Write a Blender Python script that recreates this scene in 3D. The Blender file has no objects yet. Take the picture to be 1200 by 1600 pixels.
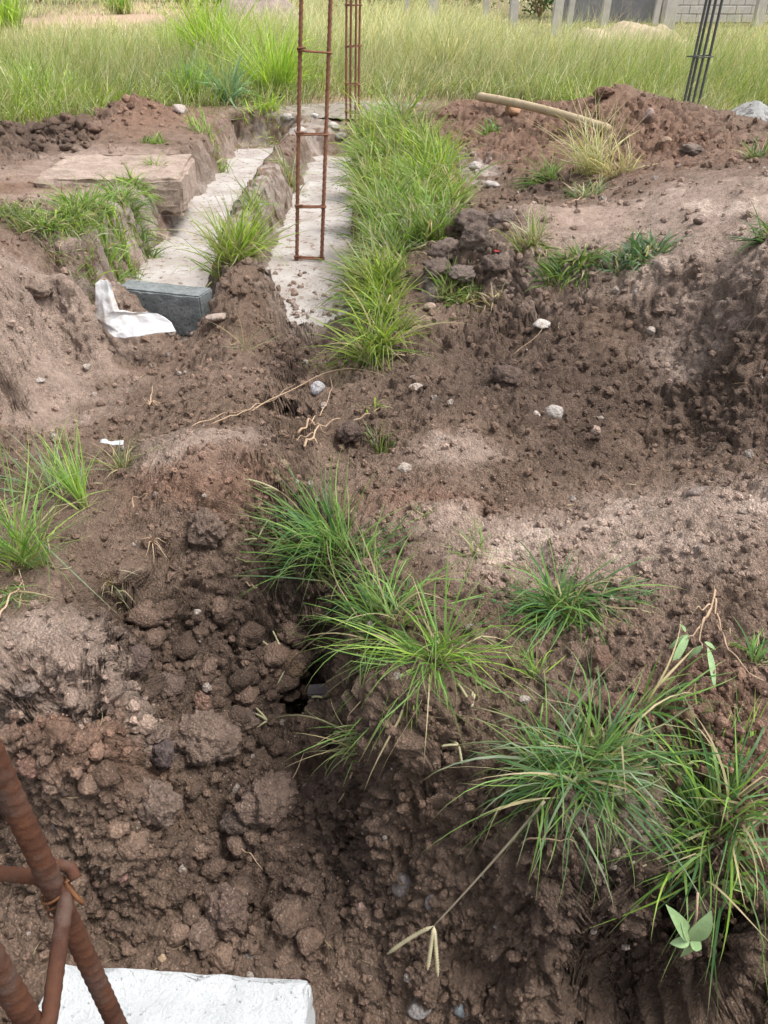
import bpy, bmesh, math, random
import numpy as np
from mathutils import Vector, Matrix

SC = bpy.context.scene
COL = SC.collection
R = np.random.default_rng(7)
random.seed(7)
rad = math.radians

# ------------------------------------------------------------------ camera, light, exposure
CAM_Z, PITCH, FPX = 1.5, 34.0, 1209.0
cam = bpy.data.cameras.new('camera')
cam_o = bpy.data.objects.new('camera', cam); COL.objects.link(cam_o)
cam_o.location = (0, 0, CAM_Z); cam_o.rotation_euler = (rad(90 - PITCH), 0, 0)
cam.sensor_fit = 'VERTICAL'; cam.sensor_height = 24.0; cam.sensor_width = 18.0
cam.lens = FPX / 1600 * 24.0
cam.clip_start = 0.02; cam.clip_end = 6000
SC.camera = cam_o

SUN_EL, SUN_AZ = 62.0, 100.0           # azimuth measured from +Y towards +X
wd = bpy.data.worlds.new('World'); SC.world = wd; wd.use_nodes = True
nt = wd.node_tree; bg = nt.nodes['Background']
sky = nt.nodes.new('ShaderNodeTexSky'); sky.sky_type = 'NISHITA'; sky.sun_disc = False
sky.sun_elevation = rad(SUN_EL); sky.sun_rotation = rad(SUN_AZ)
sky.air_density = 1.0; sky.dust_density = 4.0; sky.ozone_density = 1.0
hs = nt.nodes.new('ShaderNodeHueSaturation'); hs.inputs['Saturation'].default_value = 0.22
nt.links.new(sky.outputs[0], hs.inputs['Color']); nt.links.new(hs.outputs[0], bg.inputs[0])
bg.inputs[1].default_value = 0.12
sl = bpy.data.lights.new('sun', 'SUN'); sl.energy = 1.35; sl.angle = rad(24); sl.color = (1.0, 0.95, 0.88)
so = bpy.data.objects.new('sun', sl); COL.objects.link(so)
_d = Vector((math.sin(rad(SUN_AZ)) * math.cos(rad(SUN_EL)), math.cos(rad(SUN_AZ)) * math.cos(rad(SUN_EL)), math.sin(rad(SUN_EL))))
so.rotation_euler = _d.to_track_quat('Z', 'Y').to_euler(); so.location = _d * 30
SC.view_settings.view_transform = 'Standard'; SC.view_settings.look = 'None'
SC.view_settings.gamma = 1.0; SC.view_settings.use_curve_mapping = False
SC.view_settings.exposure = 1.27

# ------------------------------------------------------------------ reference geometry helpers
CT, ST = math.cos(rad(PITCH)), math.sin(rad(PITCH))
def ray(px, py):
    a, b = (px - 600) / FPX, -(py - 800) / FPX
    return np.array([a, CT + b * ST, -ST + b * CT])
def W(px, py, z):
    d = ray(px, py); t = (z - CAM_Z) / d[2]
    return np.array([d[0] * t, d[1] * t, z])
def depth(p):
    return p[1] * CT - (p[2] - CAM_Z) * ST
def mpp(p):                              # metres per photo pixel at a point
    return depth(p) / FPX
def ss(a, b, x):
    t = np.clip((x - a) / (b - a), 0, 1); return t * t * (3 - 2 * t)

# ------------------------------------------------------------------ numpy noise
def _h(ix, iy, iz, s):
    n = (ix.astype(np.int64) * 374761393 + iy.astype(np.int64) * 668265263 + iz.astype(np.int64) * 2147483647 + s * 974711) & 0xffffffff
    n = ((n ^ (n >> 13)) * 1274126177) & 0xffffffff
    n = ((n ^ (n >> 16)) * 2246822519) & 0xffffffff
    n = n ^ (n >> 15)
    return (n & 0xffffff).astype(np.float32) / 16777216.0
def vnoise(P, s=0):
    f = np.floor(P); i = f.astype(np.int64); t = (P - f).astype(np.float32); t = t * t * t * (t * (t * 6 - 15) + 10)
    out = 0
    for dx in (0, 1):
        wx = t[:, 0] if dx else 1 - t[:, 0]
        for dy in (0, 1):
            wy = t[:, 1] if dy else 1 - t[:, 1]
            for dz in (0, 1):
                wz = t[:, 2] if dz else 1 - t[:, 2]
                out = out + wx * wy * wz * _h(i[:, 0] + dx, i[:, 1] + dy, i[:, 2] + dz, s)
    return out * 2 - 1
def fbm(P, oct=4, s=0, gain=0.5):
    o, a, n = 0, 1.0, 0.0
    for k in range(oct):
        o = o + a * vnoise(P * (2.03 ** k) + 13.7 * k, s + k * 17); n += a; a *= gain
    return o / n
def worley(P, s=0, f2=False):                      # F1 distance and a random number of that cell
    f = np.floor(P); i = f.astype(np.int64); t = (P - f).astype(np.float32)
    best = np.full(len(P), 9.0, np.float32); sec = best.copy(); cid = np.zeros(len(P), np.float32)
    for dx in (-1, 0, 1):
        for dy in (-1, 0, 1):
            for dz in (-1, 0, 1):
                a, b, c = i[:, 0] + dx, i[:, 1] + dy, i[:, 2] + dz
                h = _h(a, b, c, s); h2 = (h * 97.31) % 1.0; h3 = (h * 541.77) % 1.0
                d = (dx + h - t[:, 0]) ** 2 + (dy + h2 - t[:, 1]) ** 2 + (dz + h3 - t[:, 2]) ** 2
                m = d < best
                if f2: sec = np.where(m, best, np.minimum(sec, d))
                best = np.where(m, d, best); cid = np.where(m, (h * 7919.3) % 1.0, cid)
    if f2: return np.sqrt(best), np.sqrt(sec), cid
    return np.sqrt(best), cid

# ------------------------------------------------------------------ materials
def new_mat(name):
    m = bpy.data.materials.new(name); m.use_nodes = True
    return m, m.node_tree, m.node_tree.nodes['Principled BSDF']
def N(nt, typ, **kw):
    n = nt.nodes.new(typ)
    for k, v in kw.items(): setattr(n, k, v)
    return n
def noise_fac(nt, scale, detail=6, rough=0.6, coord=None):
    n = N(nt, 'ShaderNodeTexNoise'); n.inputs['Scale'].default_value = scale
    n.inputs['Detail'].default_value = detail; n.inputs['Roughness'].default_value = rough
    if coord is not None: nt.links.new(coord, n.inputs['Vector'])
    return n
def mult(nt, a, b, fac=1.0, typ='MULTIPLY'):
    m = N(nt, 'ShaderNodeMix', data_type='RGBA', blend_type=typ); m.inputs[0].default_value = fac
    nt.links.new(a, m.inputs[6])
    if isinstance(b, tuple): m.inputs[7].default_value = b
    else: nt.links.new(b, m.inputs[7])
    return m.outputs[2]
def ramp(nt, src, stops):
    r = N(nt, 'ShaderNodeValToRGB'); e = r.color_ramp.elements
    while len(e) < len(stops): e.new(0.5)
    for q, (p, c) in zip(e, stops): q.position = p; q.color = (c if len(c) == 4 else (*c, 1))
    nt.links.new(src, r.inputs[0]); return r.outputs[0]

def soil_material(name, source, fine=1.0, grit=True):
    m, nt, b = new_mat(name)
    if source == 'attr':
        a = N(nt, 'ShaderNodeAttribute', attribute_name='col'); base = a.outputs['Color']
    elif source == 'inst':
        a = N(nt, 'ShaderNodeAttribute', attribute_name='col', attribute_type='INSTANCER'); base = a.outputs['Color']
    else:
        a = N(nt, 'ShaderNodeObjectInfo'); base = a.outputs['Color']
    g = N(nt, 'ShaderNodeNewGeometry').outputs['Position']
    n1 = noise_fac(nt, 60 * fine, 8, 0.7, g); v1 = ramp(nt, n1.outputs[0], [(0.25, (.55, .55, .55)), (0.5, (1, 1, 1)), (0.75, (1.4, 1.37, 1.33))])
    n2 = noise_fac(nt, 9, 5, 0.6, g); v2 = ramp(nt, n2.outputs[0], [(0.3, (.78, .76, .74)), (0.7, (1.2, 1.2, 1.21))])
    c = mult(nt, mult(nt, base, v1), v2)
    if grit:
        vo = N(nt, 'ShaderNodeTexVoronoi'); vo.inputs['Scale'].default_value = 120; nt.links.new(g, vo.inputs['Vector'])
        dr = ramp(nt, vo.outputs['Distance'], [(0.16, (1, 1, 1)), (0.26, (0, 0, 0))])
        sep = N(nt, 'ShaderNodeSeparateColor'); nt.links.new(vo.outputs['Color'], sep.inputs[0])
        pr = ramp(nt, sep.outputs[0], [(0.84, (0, 0, 0)), (0.9, (1, 1, 1))])
        k = mult(nt, dr, pr)
        mx = N(nt, 'ShaderNodeMix', data_type='RGBA'); nt.links.new(k, mx.inputs[0]); nt.links.new(c, mx.inputs[6])
        mx.inputs[7].default_value = (.33, .27, .23, 1); c = mx.outputs[2]
    nt.links.new(c, b.inputs['Base Color'])
    b.inputs['Roughness'].default_value = 0.93; b.inputs['Specular IOR Level'].default_value = 0.25
    n3 = noise_fac(nt, 110 * fine, 10, 0.78, g)
    v3 = N(nt, 'ShaderNodeTexVoronoi'); v3.inputs['Scale'].default_value = 170 * fine; v3.inputs['Randomness'].default_value = 1
    wv = N(nt, 'ShaderNodeVectorMath', operation='MULTIPLY_ADD'); nt.links.new(n3.outputs[1], wv.inputs[0]); wv.inputs[1].default_value = (.006,) * 3; nt.links.new(g, wv.inputs[2])
    nt.links.new(wv.outputs[0], v3.inputs['Vector'])
    sb = N(nt, 'ShaderNodeMath', operation='MULTIPLY_ADD'); nt.links.new(v3.outputs['Distance'], sb.inputs[0]); sb.inputs[1].default_value = -.55; nt.links.new(n3.outputs[0], sb.inputs[2])
    bp = N(nt, 'ShaderNodeBump'); bp.inputs['Strength'].default_value = 1.0; bp.inputs['Distance'].default_value = 0.011
    nt.links.new(sb.outputs[0], bp.inputs['Height']); nt.links.new(bp.outputs[0], b.inputs['Normal'])
    return m
M_SOIL = soil_material('soil', 'attr')
M_CRUMB = soil_material('soil_crumb', 'inst', grit=False)
M_CLOD = soil_material('soil_clod', 'obj')

def blade_material():
    m, nt, b = new_mat('grass_blade')
    a = N(nt, 'ShaderNodeAttribute', attribute_name='col').outputs['Color']
    g = N(nt, 'ShaderNodeNewGeometry').outputs['Position']
    n = noise_fac(nt, 35, 3, 0.6, g)
    c = mult(nt, a, ramp(nt, n.outputs[0], [(0.3, (.8, .82, .75)), (0.7, (1.2, 1.18, 1.2))]))
    nt.links.new(c, b.inputs['Base Color']); b.inputs['Roughness'].default_value = 0.5
    b.inputs['Specular IOR Level'].default_value = 0.35
    tr = N(nt, 'ShaderNodeBsdfTranslucent'); nt.links.new(mult(nt, c, (1.15, 1.2, .7, 1)), tr.inputs[0])
    mx = N(nt, 'ShaderNodeMixShader'); mx.inputs[0].default_value = 0.38
    nt.links.new(b.outputs[0], mx.inputs[1]); nt.links.new(tr.outputs[0], mx.inputs[2])
    nt.links.new(mx.outputs[0], nt.nodes['Material Output'].inputs[0])
    return m
M_BLADE = blade_material()

def plain_material(name, col, col2, scale, rough=0.85, bump=0.4, bdist=0.004, spots=None, bscale=None, spec=0.3):
    m, nt, b = new_mat(name)
    g = N(nt, 'ShaderNodeTexCoord').outputs['Object']
    n = noise_fac(nt, scale, 8, 0.65, g)
    c = ramp(nt, n.outputs[0], [(0.3, col), (0.7, col2)])
    if spots:
        s = noise_fac(nt, spots[0], 4, 0.7, g)
        f = ramp(nt, s.outputs[0], [(spots[1], (0, 0, 0)), (spots[1] + spots[2], (1, 1, 1))])
        mx = N(nt, 'ShaderNodeMix', data_type='RGBA'); nt.links.new(f, mx.inputs[0]); nt.links.new(c, mx.inputs[6])
        mx.inputs[7].default_value = (*spots[3], 1); c = mx.outputs[2]
    nt.links.new(c, b.inputs['Base Color']); b.inputs['Roughness'].default_value = rough
    b.inputs['Specular IOR Level'].default_value = spec
    n3 = noise_fac(nt, bscale or scale * 6, 8, 0.7, g)
    bp = N(nt, 'ShaderNodeBump'); bp.inputs['Strength'].default_value = bump; bp.inputs['Distance'].default_value = bdist
    nt.links.new(n3.outputs[0], bp.inputs['Height']); nt.links.new(bp.outputs[0], b.inputs['Normal'])
    return m
M_RUST = plain_material('rusty_steel', (.045, .017, .010), (.115, .046, .023), 38, 0.8, 0.6, 0.0015, spots=(26, .52, .12, (.085, .052, .04)), bscale=500)
M_RUST_FAR = plain_material('brown_rusty_steel', (.15, .065, .038), (.27, .13, .08), 25, 0.85)
M_STEEL = plain_material('dark_weathered_steel', (.06, .065, .065), (.11, .115, .11), 25, 0.7)
M_WHITEBLOCK = plain_material('pale_sandcrete', (.46, .48, .495), (.57, .59, .60), 14, 0.9, 1.0, 0.008, spots=(80, .61, .06, (.24, .24, .235)), bscale=120)
M_GREYBLOCK = plain_material('grey_sandcrete', (.125, .14, .145), (.245, .265, .265), 16, 0.9, 1.0, 0.007, spots=(60, .60, .05, (.045, .05, .05)), bscale=90)
M_CEMENT = plain_material('spilled_cement', (.30, .30, .29), (.50, .50, .49), 9, 0.95, 1.0, 0.03, spots=(16, .52, .1, (.16, .15, .13)), bscale=60)
M_DARKBLOCK = plain_material('dark_block', (.055, .045, .047), (.095, .08, .082), 25, .9)  # darker than the other blocks
M_FOOTING = plain_material('footing_concrete', (.30, .255, .225), (.50, .475, .455), 3.2, 0.9, 0.9, 0.014, spots=(17, .56, .08, (.19, .13, .10)), bscale=45)
M_BAMBOO = plain_material('dry_bamboo', (.33, .25, .15), (.48, .38, .25), 6, 0.6, 0.2, 0.002, spots=(14, .62, .1, (.2, .13, .08)))
M_WALLBLOCK = plain_material('wall_block', (.44, .42, .40), (.58, .55, .52), 1.3, 0.95, 0.5, 0.01, spots=(2.5, .55, .2, (.27, .25, .24)))
M_MORTAR = plain_material('wall_mortar', (.22, .21, .20), (.30, .28, .27), 3, 0.95)
M_OLDWALL = plain_material('old_dark_wall', (.13, .13, .14), (.24, .24, .25), 1.1, 0.95, 0.5, 0.01, spots=(1.6, .52, .2, (.30, .29, .28)))
M_POST = plain_material('post_concrete', (.42, .40, .37), (.55, .53, .50), 4, 0.9, 0.4, 0.006, spots=(5, .62, .15, (.27, .25, .22)))
M_STONE = soil_material('stone', 'obj', fine=0.7, grit=False)
M_SAND = plain_material('pale_sand', (.36, .285, .20), (.46, .375, .28), 3, 0.95, 0.5, 0.02)
M_SANDGREY = plain_material('grey_sand', (.25, .215, .17), (.40, .36, .31), 7, 0.95, 1.0, 0.03, spots=(11, .5, .1, (.17, .15, .10)), bscale=60)
M_ROOT = plain_material('dry_root', (.30, .20, .13), (.46, .34, .23), 30, 0.8)
M_LEAF = plain_material('fresh_leaf', (.17, .27, .12), (.25, .36, .17), 40, 0.5)
M_STRAW = M_BLADE

# ------------------------------------------------------------------ object helpers
def tag(o, label=None, cat=None, group=None, kind=None):
    if label: o['label'] = label
    if cat: o['category'] = cat
    if group: o['group'] = group
    if kind: o['kind'] = kind
    return o
def empty(name, loc, label=None, cat=None, group=None):
    o = bpy.data.objects.new(name, None); COL.objects.link(o); o.location = tuple(float(v) for v in loc)
    o.empty_display_size = 0.05
    return tag(o, label, cat, group)
def link(name, me, mat=None, parent=None, loc=None):
    o = bpy.data.objects.new(name, me); COL.objects.link(o)
    if mat is not None and not me.materials: me.materials.append(mat)
    if parent is not None: o.parent = parent
    if loc is not None: o.location = tuple(float(v) for v in loc)
    return o
def mesh_np(name, V, quads=None, tris=None, col=None, smooth=True):
    V = np.asarray(V, np.float32); me = bpy.data.meshes.new(name)
    q = np.zeros((0, 4), np.int32) if quads is None else np.asarray(quads, np.int32)
    t = np.zeros((0, 3), np.int32) if tris is None else np.asarray(tris, np.int32)
    me.vertices.add(len(V)); me.vertices.foreach_set('co', V.ravel())
    li = np.concatenate([q.ravel(), t.ravel()]).astype(np.int32)
    me.loops.add(len(li)); me.loops.foreach_set('vertex_index', li)
    ls = np.concatenate([np.arange(len(q)) * 4, len(q) * 4 + np.arange(len(t)) * 3]).astype(np.int32)
    me.polygons.add(len(q) + len(t)); me.polygons.foreach_set('loop_start', ls)
    if smooth: me.polygons.foreach_set('use_smooth', np.ones(len(q) + len(t), bool))
    me.update(calc_edges=True)
    if col is not None:
        a = me.attributes.new('col', 'FLOAT_COLOR', 'POINT')
        c = np.ones((len(V), 4), np.float32); c[:, :3] = col; a.data.foreach_set('color', c.ravel())
    return me
def bm_mesh(name, bm, smooth=False):
    me = bpy.data.meshes.new(name); bm.normal_update(); bm.to_mesh(me); bm.free()
    if smooth: me.polygons.foreach_set('use_smooth', np.ones(len(me.polygons), bool))
    return me
def tube_arrays(path, r, sides=10, rib=0.0, pitch=0.01, cap=True, step=None):
    P = np.asarray(path, float)
    if step:
        L = np.r_[0, np.cumsum(np.linalg.norm(np.diff(P, axis=0), axis=1))]
        s = np.linspace(0, L[-1], max(2, int(L[-1] / step)))
        P = np.stack([np.interp(s, L, P[:, k]) for k in range(3)], 1)
    n = len(P); T = np.gradient(P, axis=0); T /= np.linalg.norm(T, axis=1)[:, None] + 1e-12
    up = np.array([0, 0, 1.0]) if abs(T[0, 2]) < .9 else np.array([1.0, 0, 0])
    A = np.zeros_like(P); a = np.cross(T[0], up); a /= np.linalg.norm(a)
    for i in range(n):
        a = a - T[i] * np.dot(a, T[i]); a /= np.linalg.norm(a) + 1e-12; A[i] = a
    B = np.cross(T, A)
    th = np.linspace(0, 2 * np.pi, sides, endpoint=False)
    L = np.r_[0, np.cumsum(np.linalg.norm(np.diff(P, axis=0), axis=1))]
    rr = np.broadcast_to(np.asarray(r, float).reshape(-1, 1) if np.ndim(r) else np.full((n, 1), r), (n, sides)).copy()
    if rib:
        ph = L[:, None] / pitch + np.where(np.sin(th) > 0, .5, 0)[None, :] + 0.35 * np.cos(th)[None, :]
        rr += rib * (np.abs((ph % 1.0) - .5) < .17) + rib * .9 * (np.abs(np.sin(th)) < .2)[None, :]
    V = P[:, None, :] + rr[..., None] * (np.cos(th)[None, :, None] * A[:, None, :] + np.sin(th)[None, :, None] * B[:, None, :])
    V = V.reshape(-1, 3); i = np.arange(n - 1)[:, None] * sides; j = np.arange(sides)[None, :]; k = (j + 1) % sides
    Q = np.stack([i + j, i + k, i + sides + k, i + sides + j], -1).reshape(-1, 4)
    Tt = []
    if cap:
        V = np.vstack([V, P[0], P[-1]]); c0, c1 = n * sides, n * sides + 1
        for q in range(sides):
            Tt.append((c0, (q + 1) % sides, q)); Tt.append((c1, (n - 1) * sides + q, (n - 1) * sides + (q + 1) % sides))
    return V, Q, np.array(Tt, int).reshape(-1, 3)
def tube(name, path, r, mat, parent=None, origin=(0, 0, 0), **kw):
    V, Q, T = tube_arrays(np.asarray(path, float) - np.asarray(origin, float), r, **kw)
    return link(name, mesh_np(name, V, Q, T), mat, parent)
def join_arrays(parts):
    Vs, Qs, Ts, o = [], [], [], 0
    for V, Q, T in parts:
        Vs.append(V); Qs.append(np.asarray(Q) + o); Ts.append(np.asarray(T).reshape(-1, 3) + o); o += len(V)
    return np.vstack(Vs), np.vstack(Qs), np.vstack(Ts)

# ------------------------------------------------------------------ terrain shape
CP = [  # photo pixel of a ground point, height above the trench floor
 # dug pit in the foreground
 (300,1590,-.03),(80,1590,-.03),(450,1450,-.04),(300,1400,0),(150,1400,.02),(250,1250,.05),(400,1250,.03),(520,1300,-.03),(500,1500,-.07),
 (560,1590,-.10),(330,1150,.08),(440,1150,.02),(230,1140,.09),(260,1000,.13),(380,1010,.11),(450,960,.13),(500,1100,-.03),(520,1040,.02),
 (350,900,.22),(260,910,.24),(430,880,.23),(350,820,.32),(270,800,.36),(450,810,.31),(300,720,.41),(400,720,.385),(500,740,.33),(230,690,.39),(190,750,.37),(150,790,.385),
 (650,1590,-.10),(760,1595,-.12),(900,1597,-.14),(1000,1597,-.15),(1090,1470,.10),(1090,1530,-.02),(1090,1595,-.14),(1150,1595,-.14),
 # left bank and its lip
 (180,1035,.33),(100,1050,.37),(0,1050,.40),(30,950,.42),(100,910,.40),(200,900,.31),(190,830,.34),(205,960,.22),(0,870,.42),
 (0,1400,.03),(215,1140,.09),(0,1150,.36),(50,1148,.345),(100,1136,.33),(150,1132,.325),(184,1115,.31),(0,1320,.06),(50,1292,.06),(100,1278,.06),(150,1268,.05),(188,1250,.05),(185,1000,.345),(187,1060,.33),(226,1000,.17),(224,1060,.12),
 # grassy hollow on the left, side trench, dug slope
 (50,720,.25),(0,690,.25),(120,740,.27),(150,700,.22),(60,800,.37),(110,830,.385),(175,690,.2),
 (80,630,.05),(30,645,.08),(150,600,.03),(220,580,.03),(120,570,.05),(250,640,.13),(190,650,.08),(110,670,.13),(0,660,.15),
 (60,560,.18),(30,480,.36),(85,480,.29),(135,500,.08),(0,420,.50),(100,430,.42),(150,430,.34),(0,560,.29),(0,600,.2),(40,610,.12),(185,410,.38),(225,380,.36),
 (0,380,.50),(100,370,.46),(200,330,.42),(100,300,.40),(0,300,.385),(250,250,.38),(150,250,.38),(0,262,.385),(275,238,.38),(60,240,.385),
 (0,202,.52),(20,200,.53),(45,208,.5),(85,186,.52),(125,186,.51),(180,165,.53),(250,165,.52),(62,224,.41),(100,180,.53),(140,218,.41),(20,240,.42),(100,218,.43),(80,225,.4),(210,156,.56),(170,175,.5),(260,185,.45),(300,180,.40),(240,220,.39),(300,215,.36),(350,190,.36),(330,230,.34),
 # block and the two footing trenches
 (150,530,.0),(250,528,-.06),(310,533,-.04),(200,560,-.02),(270,555,.0),(300,590,.08),(250,610,.1),
 (360,418,.33),(345,440,.29),(395,300,.31),(425,255,.29),(440,225,.27),(370,480,.24),(350,540,.21),(330,620,.30),(395,430,.31),(405,360,.31),(455,250,.27),(465,215,.26),
 (385,560,.19),(420,620,.27),(470,650,.25),(510,610,.2),(450,570,.12),(480,545,.06),(540,550,.1),(400,660,.33),(540,640,.25),
 (560,700,.29),(620,640,.33),(580,570,.3),(570,500,.31),(590,450,.32),(620,400,.33),(600,300,.32),(650,250,.33),(580,200,.3),(560,230,.3),(570,350,.32),(700,300,.42),(690,350,.42),
 (470,200,.2),(500,172,.27),(400,190,.28),(545,190,.2),(430,180,.3),(520,160,.3),(600,160,.3),
 # dark spoil heap, bowl, dry strip
 (740,350,.61),(800,325,.62),(700,400,.47),(720,438,.33),(655,470,.33),(790,432,.43),(850,400,.52),(760,470,.34),(860,440,.46),(930,420,.53),
 (700,520,.35),(850,510,.37),(800,600,.33),(700,650,.34),(900,640,.28),(1000,700,.21),(920,740,.25),(800,740,.33),(1050,640,.27),(1110,690,.29),(950,580,.31),(960,500,.40),
 (800,850,.36),(950,850,.38),(1100,800,.43),(1190,760,.46),(700,800,.36),(1190,850,.45),(1100,900,.43),(640,780,.345),(1000,780,.33),
 (1000,450,.50),(1050,420,.58),(1200,380,.72),(1195,440,.68),(1100,500,.46),(1195,550,.50),(1195,660,.45),(1110,560,.38),(1000,520,.37),(1050,580,.32),(1140,450,.61),
 (950,350,.60),(1100,300,.74),(1190,285,.82),(1000,270,.64),(1100,340,.70),(880,330,.55),
 # gravelly heaps at the back right
 (720,160,.60),(665,185,.42),(800,172,.61),(890,192,.60),(970,134,.83),(925,158,.70),(1055,172,.80),(1015,165,.78),(1100,212,.77),(1130,248,.75),(850,250,.50),(750,230,.45),(690,240,.38),(900,290,.52),(830,215,.53),(960,230,.62),(1040,240,.68),
 # right bank in front
 (600,1110,.35),(570,1080,.34),(560,1000,.31),(480,900,.25),(500,830,.32),(560,900,.34),(660,1160,.35),(750,1210,.35),(830,1320,.32),(900,1345,.32),(1000,1365,.31),(1100,1385,.30),(1200,1400,.31),
 (700,1000,.37),(850,1000,.39),(1000,1000,.42),(1150,1000,.45),(1190,1150,.43),(1050,1150,.41),(900,1150,.38),(1000,1270,.36),(1150,1280,.37),(720,900,.37),(850,920,.39),(600,880,.35),(620,1000,.35),(780,1100,.37),
 (575,1190,.06),(560,1300,-.02),(650,1300,.14),(620,1450,-.02),(700,1400,.12),(800,1450,.12),(760,1530,-.03),(900,1480,.06),(1000,1480,.05),(900,1560,-.08),(1000,1560,-.09),(1180,1500,.03),(680,1230,.24),(760,1300,.23),
]
WP = [(-1.5,1.0,.42),(-3,2,.42),(-4,5,.45),(-7,8,.36),(-9,12,.32),(-4,11,.32),(-2,11.2,.31),(0,12.2,.3),(1,11,.3),(2.4,10.2,.32),(4,9.5,.32),(6,8,.34),(5.2,6.6,.4),(7,4,.6),(4,2,.8),(2.2,1,.55),
      (1.6,.7,.36),(-.9,.3,.3),(-1.6,-.5,.35),(0,-.6,-.05),(0,-2.5,.1),(2.2,-.6,.2),(.6,.1,-.2),(.45,.55,-.22),(.7,.5,-.24),(.28,.52,-.16),(.9,.45,-.2),(1.3,.3,-.1),(9,12,.32),(0,16,.34),(-12,16,.34),(12,16,.34),(2.2,9.3,.35),(3.4,8.2,.36),(.4,10.5,.3),(-.5,.35,0),(3.6,6.9,.42)]
for (hx, hy, hz_) in [(0,202,.52),(20,200,.53),(45,208,.5),(85,186,.52),(100,180,.53),(125,186,.51),(180,165,.53),(210,156,.56),(250,165,.52),(275,180,.45)]:
    q = W(hx, hy, hz_); WP.append((q[0] * 1.06, q[1] + .45, .36)); WP.append((q[0] * 1.15, q[1] + 1.0, .33))
cp = np.array([W(*c) for c in CP] + [np.array(w) for w in WP])
def warp(x, y):
    yy = np.maximum(y, -.2) + .75
    return np.stack([2.4 * x / yy, 2.2 * np.log(yy)], -1)
_k = warp(cp[:, 0], cp[:, 1])
def kern(d2): return np.sqrt(d2 + 0.0004)
_A = np.zeros((len(cp) + 1,) * 2); _d2 = ((_k[:, None] - _k[None]) ** 2).sum(-1)
_A[:-1, :-1] = kern(_d2) - np.eye(len(cp)) * 0.004; _A[:-1, -1] = 1; _A[-1, :-1] = 1
_w = np.linalg.solve(_A, np.r_[cp[:, 2], 0])
def rbf(x, y):
    out = np.empty(len(x)); q = warp(x, y)
    for s in range(0, len(x), 40000):
        d2 = ((q[s:s + 40000, None, :].astype(np.float32) - _k[None].astype(np.float32)) ** 2).sum(-1)
        out[s:s + 40000] = kern(d2) @ _w[:-1].astype(np.float32) + _w[-1]
    return out
def poly_sdf(x, y, poly):
    d = np.full(len(x), 1e9); ins = np.zeros(len(x), bool); n = len(poly)
    for i in range(n):
        a, b = poly[i], poly[(i + 1) % n]; e = b - a
        wx, wy = x - a[0], y - a[1]; t = np.clip((wx * e[0] + wy * e[1]) / (e @ e), 0, 1)
        d = np.minimum(d, (wx - e[0] * t) ** 2 + (wy - e[1] * t) ** 2)
        c = (a[1] <= y) != (b[1] <= y)
        xi = a[0] + (y - a[1]) / (e[1] if abs(e[1]) > 1e-9 else 1e-9) * e[0]
        ins ^= c & (x < xi)
    return np.where(ins, -1, 1) * np.sqrt(d)
T1 = np.array([W(x, y, 0)[:2] for x, y in [(160,520),(206,450),(253,385),(292,330),(338,280),(374,228),(368,222),(450,222),(424,262),(403,300),(376,345),(348,400),(330,450),(320,520)]])
T2 = np.array([W(x, y, 0)[:2] for x, y in [(468,535),(440,490),(418,420),(432,370),(462,310),(485,262),(500,236),(560,236),(556,300),(552,380),(552,440),(548,500),(540,535)]])

HB = 36; NU = 600
def half(y): return 0.59 * (np.maximum(y, 0) + 1.05)
U_in = np.linspace(-1, 1, NU); NN = 1090
Yr = np.r_[np.linspace(-3, .22, 24), .24 * (14.5 / .24) ** (np.arange(NN) / (NN - 1.0)), 14.5 * (4000 / 14.5) ** (np.arange(1, 70) / 69.0)]
tt = (np.arange(HB, 0, -1)) / HB
def grid_x(y):
    h = half(y)[:, None]; ext = (8 + np.abs(y))[:, None]
    return np.hstack([-h - tt[None] ** 2.4 * ext, h * U_in[None], h + tt[::-1][None] ** 2.4 * ext])
GX = grid_x(Yr); NR, NC = GX.shape; GY = np.repeat(Yr[:, None], NC, 1)
x, y = GX.ravel(), GY.ravel()
def field_z(x, y):
    return .31 + .027 * np.clip(y - 13, 0, 30) + .004 * np.clip(y - 43, 0, 400)
def shape(x, y):
    P2 = np.stack([x, y, 0 * x], -1)
    wob = fbm(P2 * 5, 3, 5) * .05 + fbm(P2 * 17, 2, 9) * .02
    z = rbf(x, y)
    cem = np.zeros(len(x))
    for poly, fl in ((T1, -.02), (T2, -.02)):
        d = poly_sdf(x, y, poly) + wob * (0.6 + .12 * y)
        wwid = .05 + .006 * y
        z = fl + np.minimum(1, 0) + (z - fl) * ss(-.01, wwid + .05, d)
        cem = np.maximum(cem, 1 - ss(.02, .22, d))
    f = ss(11.5, 15, y); z = z * (1 - f) + field_z(x, y) * f
    return z, cem
near = y < 60
z = np.empty(len(x)); cem = np.zeros(len(x))
z[near], cem[near] = shape(x[near], y[near])
z[~near] = field_z(x[~near], y[~near])
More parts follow.
